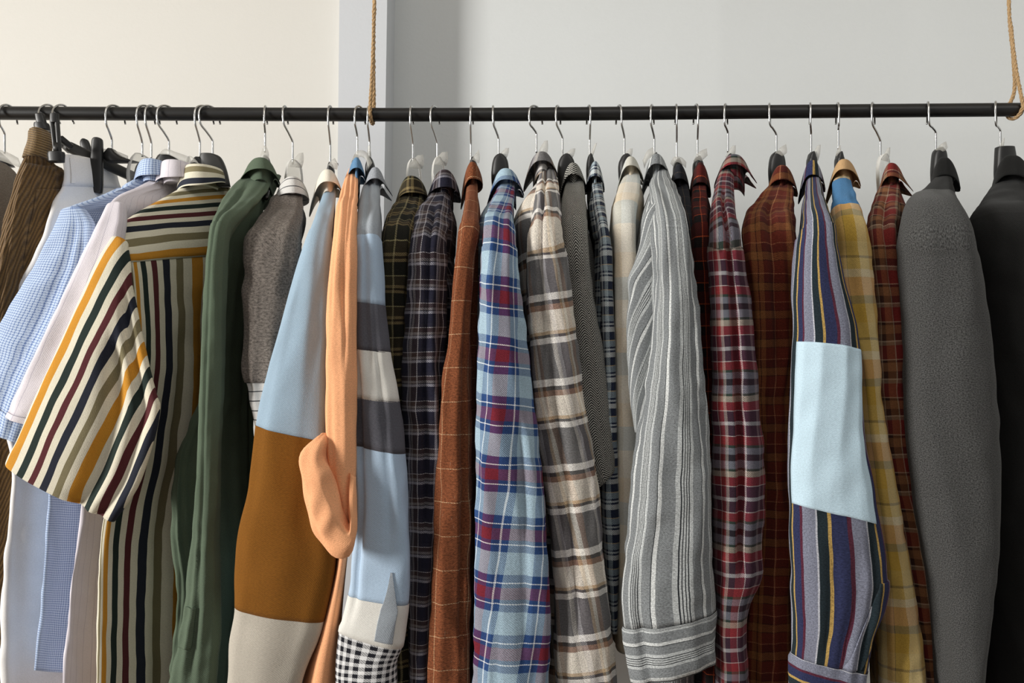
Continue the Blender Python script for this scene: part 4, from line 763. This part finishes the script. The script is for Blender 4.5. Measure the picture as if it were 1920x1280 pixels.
# oxblood plaid
r, T = garment('oxblood_plaid_shirt', 'oxblood and black plaid flannel shirt with thin orange lines', 'shirt',
    [(328, 1297, 1324), (350, 1296, 1326), (390, 1296, 1328), (440, 1296, 1328), (560, 1300, 1334), (700, 1306, 1338), (900, 1312, 1344), (1400, 1318, 1350)], 430, M['oxblood'], bl=4, br=10, Ys=-.172, th=.022, seed=193, amp=.003, k=4,
    coll=dict(xl=1293, xr_=1333, yt=308, leaf=40, dl=24, dr=26, el=40, er=34, front='R', flare=.006))
# red and purple plaid
r, T = garment('berry_plaid_shirt', 'red, purple and white plaid flannel shirt', 'shirt',
    [(306, 1350, 1380), (330, 1344, 1378), (362, 1338, 1376), (400, 1331, 1380), (448, 1327, 1390), (470, 1326, 1393), (531, 1329, 1403), (620, 1332, 1412), (700, 1334, 1420), (780, 1335, 1425), (851, 1337, 1430), (930, 1339, 1430), (1020, 1340, 1424), (1075, 1340, 1426), (1130, 1341, 1402), (1200, 1341, 1396), (1260, 1342, 1402), (1300, 1344, 1404), (1400, 1346, 1404)], 462, M['berry_plaid'], bl=6, br=4, Ys=-.230, th=.030, seed=197, amp=.003, k=4, wr=.0014, uc=.24,
    creases=[(-.05, -.05, .15, .80, .020, .11)], body=[(500, 1332, 1385), (700, 1338, 1392), (1000, 1342, 1392), (1400, 1346, 1392)],
    coll=dict(xl=1341, xr_=1412, yt=293, leaf=22, dl=30, dr=40, el=20, er=46, front='R', flare=.008, fflare=.012))
# rust plaid
r, T = garment('rust_plaid_shirt', 'rust, ochre and brown plaid flannel shirt', 'shirt',
    [(332, 1448, 1492), (352, 1434, 1491), (378, 1416, 1490), (402, 1400, 1490), (434, 1392, 1491), (490, 1394, 1494), (560, 1398, 1494), (650, 1404, 1492), (764, 1406, 1480), (900, 1408, 1482), (1000, 1404, 1484), (1200, 1394, 1486), (1400, 1390, 1488)], 470, M['rust_plaid'], bl=8, br=10, Ys=-.178, th=.030, seed=199, amp=.0035, k=5, wr=.0018, creases=[(-.1, .1, .1, .45, .010, .12)],
    coll=dict(xl=1436, xr_=1497, yt=313, leaf=30, dl=30, dr=44, el=26, er=70, front='R', flare=.010))
# navy striped with light blue patch
r, T = garment('navy_striped_shirt', 'navy, grey and yellow striped shirt with a light blue sleeve patch', 'shirt',
    [(324, 1510, 1538), (345, 1508, 1542), (375, 1508, 1546), (410, 1504, 1554), (436, 1500, 1558), (470, 1494, 1564), (531, 1490, 1578), (615, 1490, 1602), (700, 1487, 1610), (800, 1483, 1614), (895, 1480, 1632), (982, 1482, 1648), (1070, 1484, 1660), (1130, 1486, 1656), (1190, 1488, 1634), ((1487, 1225), (1622, 1256)), ((1482, 1236), (1620, 1268)), (1330, 1486, 1612), (1400, 1490, 1610)], 436, M['navy_stripe'], bl=10, br=2, Ys=-.250, th=.032, seed=211, amp=.0018, k=4, wr=.0009, uc=.26,
    segs=[('sleeve', 1240, M['navy_stripe']), ('cuff', None, M['navy_stripe_across'], .001)], creases=[(-.2, -.3, .76, .98, .007, .08), (.2, .1, .78, .98, .008, .09), (.6, .5, .74, .98, .006, .10)],
    body=[(500, 1500, 1572), (700, 1506, 1590), (1000, 1520, 1610), (1400, 1520, 1610)],
    coll=dict(xl=1499, xr_=1548, yt=304, leaf=30, dl=30, dr=26, el=40, er=40, front='R', flare=.008))
def patch_shape(f, g_, t0, t1, a0, a1):
    tl, tr_ = (T.tpar(640), T.tpar(656)); bl, br = (T.tpar(940), T.tpar(976))
    ta = tl+(tr_-tl)*f**2; tb = bl+(br-bl)*f**1.2
    return a0+(a1-a0)*f-0.16*g_*f, ta+(tb-ta)*g_
pt = T.patch('sleeve_patch', part(r, 'sleeve'), M['patchblue'], 0, 1, -.97, .93, lift=.0022, shape=patch_shape, n=40, m=60); pt['label'] = 'plain light blue cloth patch'
T.patch('sleeve_placket', part(r, 'sleeve'), M['navy_stripe'], T.tpar(1085), T.tpar(1236), .50, .97, lift=.003, shape=lambda f, g_, t0, t1, a0, a1: (a0+(a1-a0)*f-0.55*g_**1.2+0.18, t0+(t1-t0)*g_))
# mustard plaid
r, T = garment('mustard_plaid_shirt', 'mustard plaid shirt with a blue denim shoulder panel and tan collar', 'shirt',
    [(318, 1564, 1596), (332, 1562, 1594), (345, 1562, 1595), (375, 1562, 1604), (399, 1560, 1612), (434, 1560, 1620), (480, 1562, 1630), (531, 1566, 1634), (602, 1580, 1640), (690, 1600, 1646), (764, 1606, 1650), (917, 1624, 1676), (1070, 1646, 1702), (1201, 1650, 1723), (1290, 1652, 1731), (1400, 1654, 1736)], 344, M['mustard_plaid'], bl=4, br=8, Ys=-.208, th=.026, seed=223, amp=.0022, k=4, wr=.0014, uc=.19,
    segs=[('shoulder_panel', 398, M['denimyoke']), ('sleeve', None, M['mustard_plaid'])], body=[(450, 1562, 1612), (600, 1580, 1630), (900, 1620, 1660), (1400, 1640, 1700)],
    coll=dict(mat=M['tancollar'], xl=1550, xr_=1615, yt=302, leaf=22, dl=40, dr=34, el=40, er=34, front='R', flare=.010))
# brick red plaid
r, T = garment('brick_plaid_shirt', 'brick red plaid flannel shirt with an upturned collar point', 'shirt',
    [(330, 1652, 1692), (356, 1642, 1690), (385, 1634, 1685), (412, 1626, 1684), (450, 1622, 1676), (527, 1630, 1684), (590, 1636, 1691), (665, 1640, 1696), (760, 1646, 1699), (873, 1658, 1712), (1004, 1684, 1736), (1135, 1706, 1753), (1290, 1728, 1769), (1400, 1740, 1784)], 460, M['brick_plaid'], bl=8, br=26, Ys=-.180, th=.024, seed=227, amp=.0025, k=4, wr=.0016, uc=.19, creases=[(0, .1, .1, .4, .007, .14)],
    coll=dict(xl=1643, xr_=1700, yt=309, leaf=28, dl=50, dr=18, el=40, er=44, front='R', flare=.010, fflare=.018))
# charcoal coat
r, T = garment('charcoal_coat', 'charcoal felt coat with a black collar and shoulders', 'coat',
    [(325, 1756, 1790), (350, 1736, 1790), (368, 1718, 1790), (378, 1702, 1794), (412, 1690, 1803), (450, 1688, 1815), (483, 1690, 1824), (547, 1694, 1835), (640, 1700, 1849), (760, 1703, 1858), (873, 1712, 1865), (982, 1726, 1861), (1114, 1748, 1848), (1290, 1766, 1822), (1400, 1772, 1812)], 374, M['blackwool'], bl=6, br=12, Ys=-.225, th=.052, seed=229, amp=.002, k=3, wr=.0008, sleeve_mat=M['charcoal'], e=.92,
    body=[(430, 1716, 1796), (600, 1720, 1800), (900, 1740, 1820), (1400, 1760, 1830)],
    coll=dict(xl=1739, xr_=1801, yt=299, leaf=36, dl=50, dr=30, el=40, er=60, front='R', flare=.010, th=.003))
# black coat
r, T = garment('black_coat', 'black wool coat at the right end of the rail', 'coat',
    [(330, 1862, 1925), (360, 1846, 1930), (392, 1832, 1935), (425, 1812, 1942), (483, 1816, 1958), (560, 1828, 1972), (700, 1838, 1990), (900, 1846, 2005), (1100, 1850, 2010), (1400, 1852, 2010)], 425, M['blackwool'], Ys=-.175, th=.046, seed=233, amp=.002, k=3, wr=.0008,
    body=[(500, 1850, 1940), (900, 1862, 1960), (1400, 1870, 1970)],
    coll=dict(xl=1853, xr_=1940, yt=295, leaf=40, dl=56, dr=30, el=40, er=60, front='R', flare=.012, th=.003))
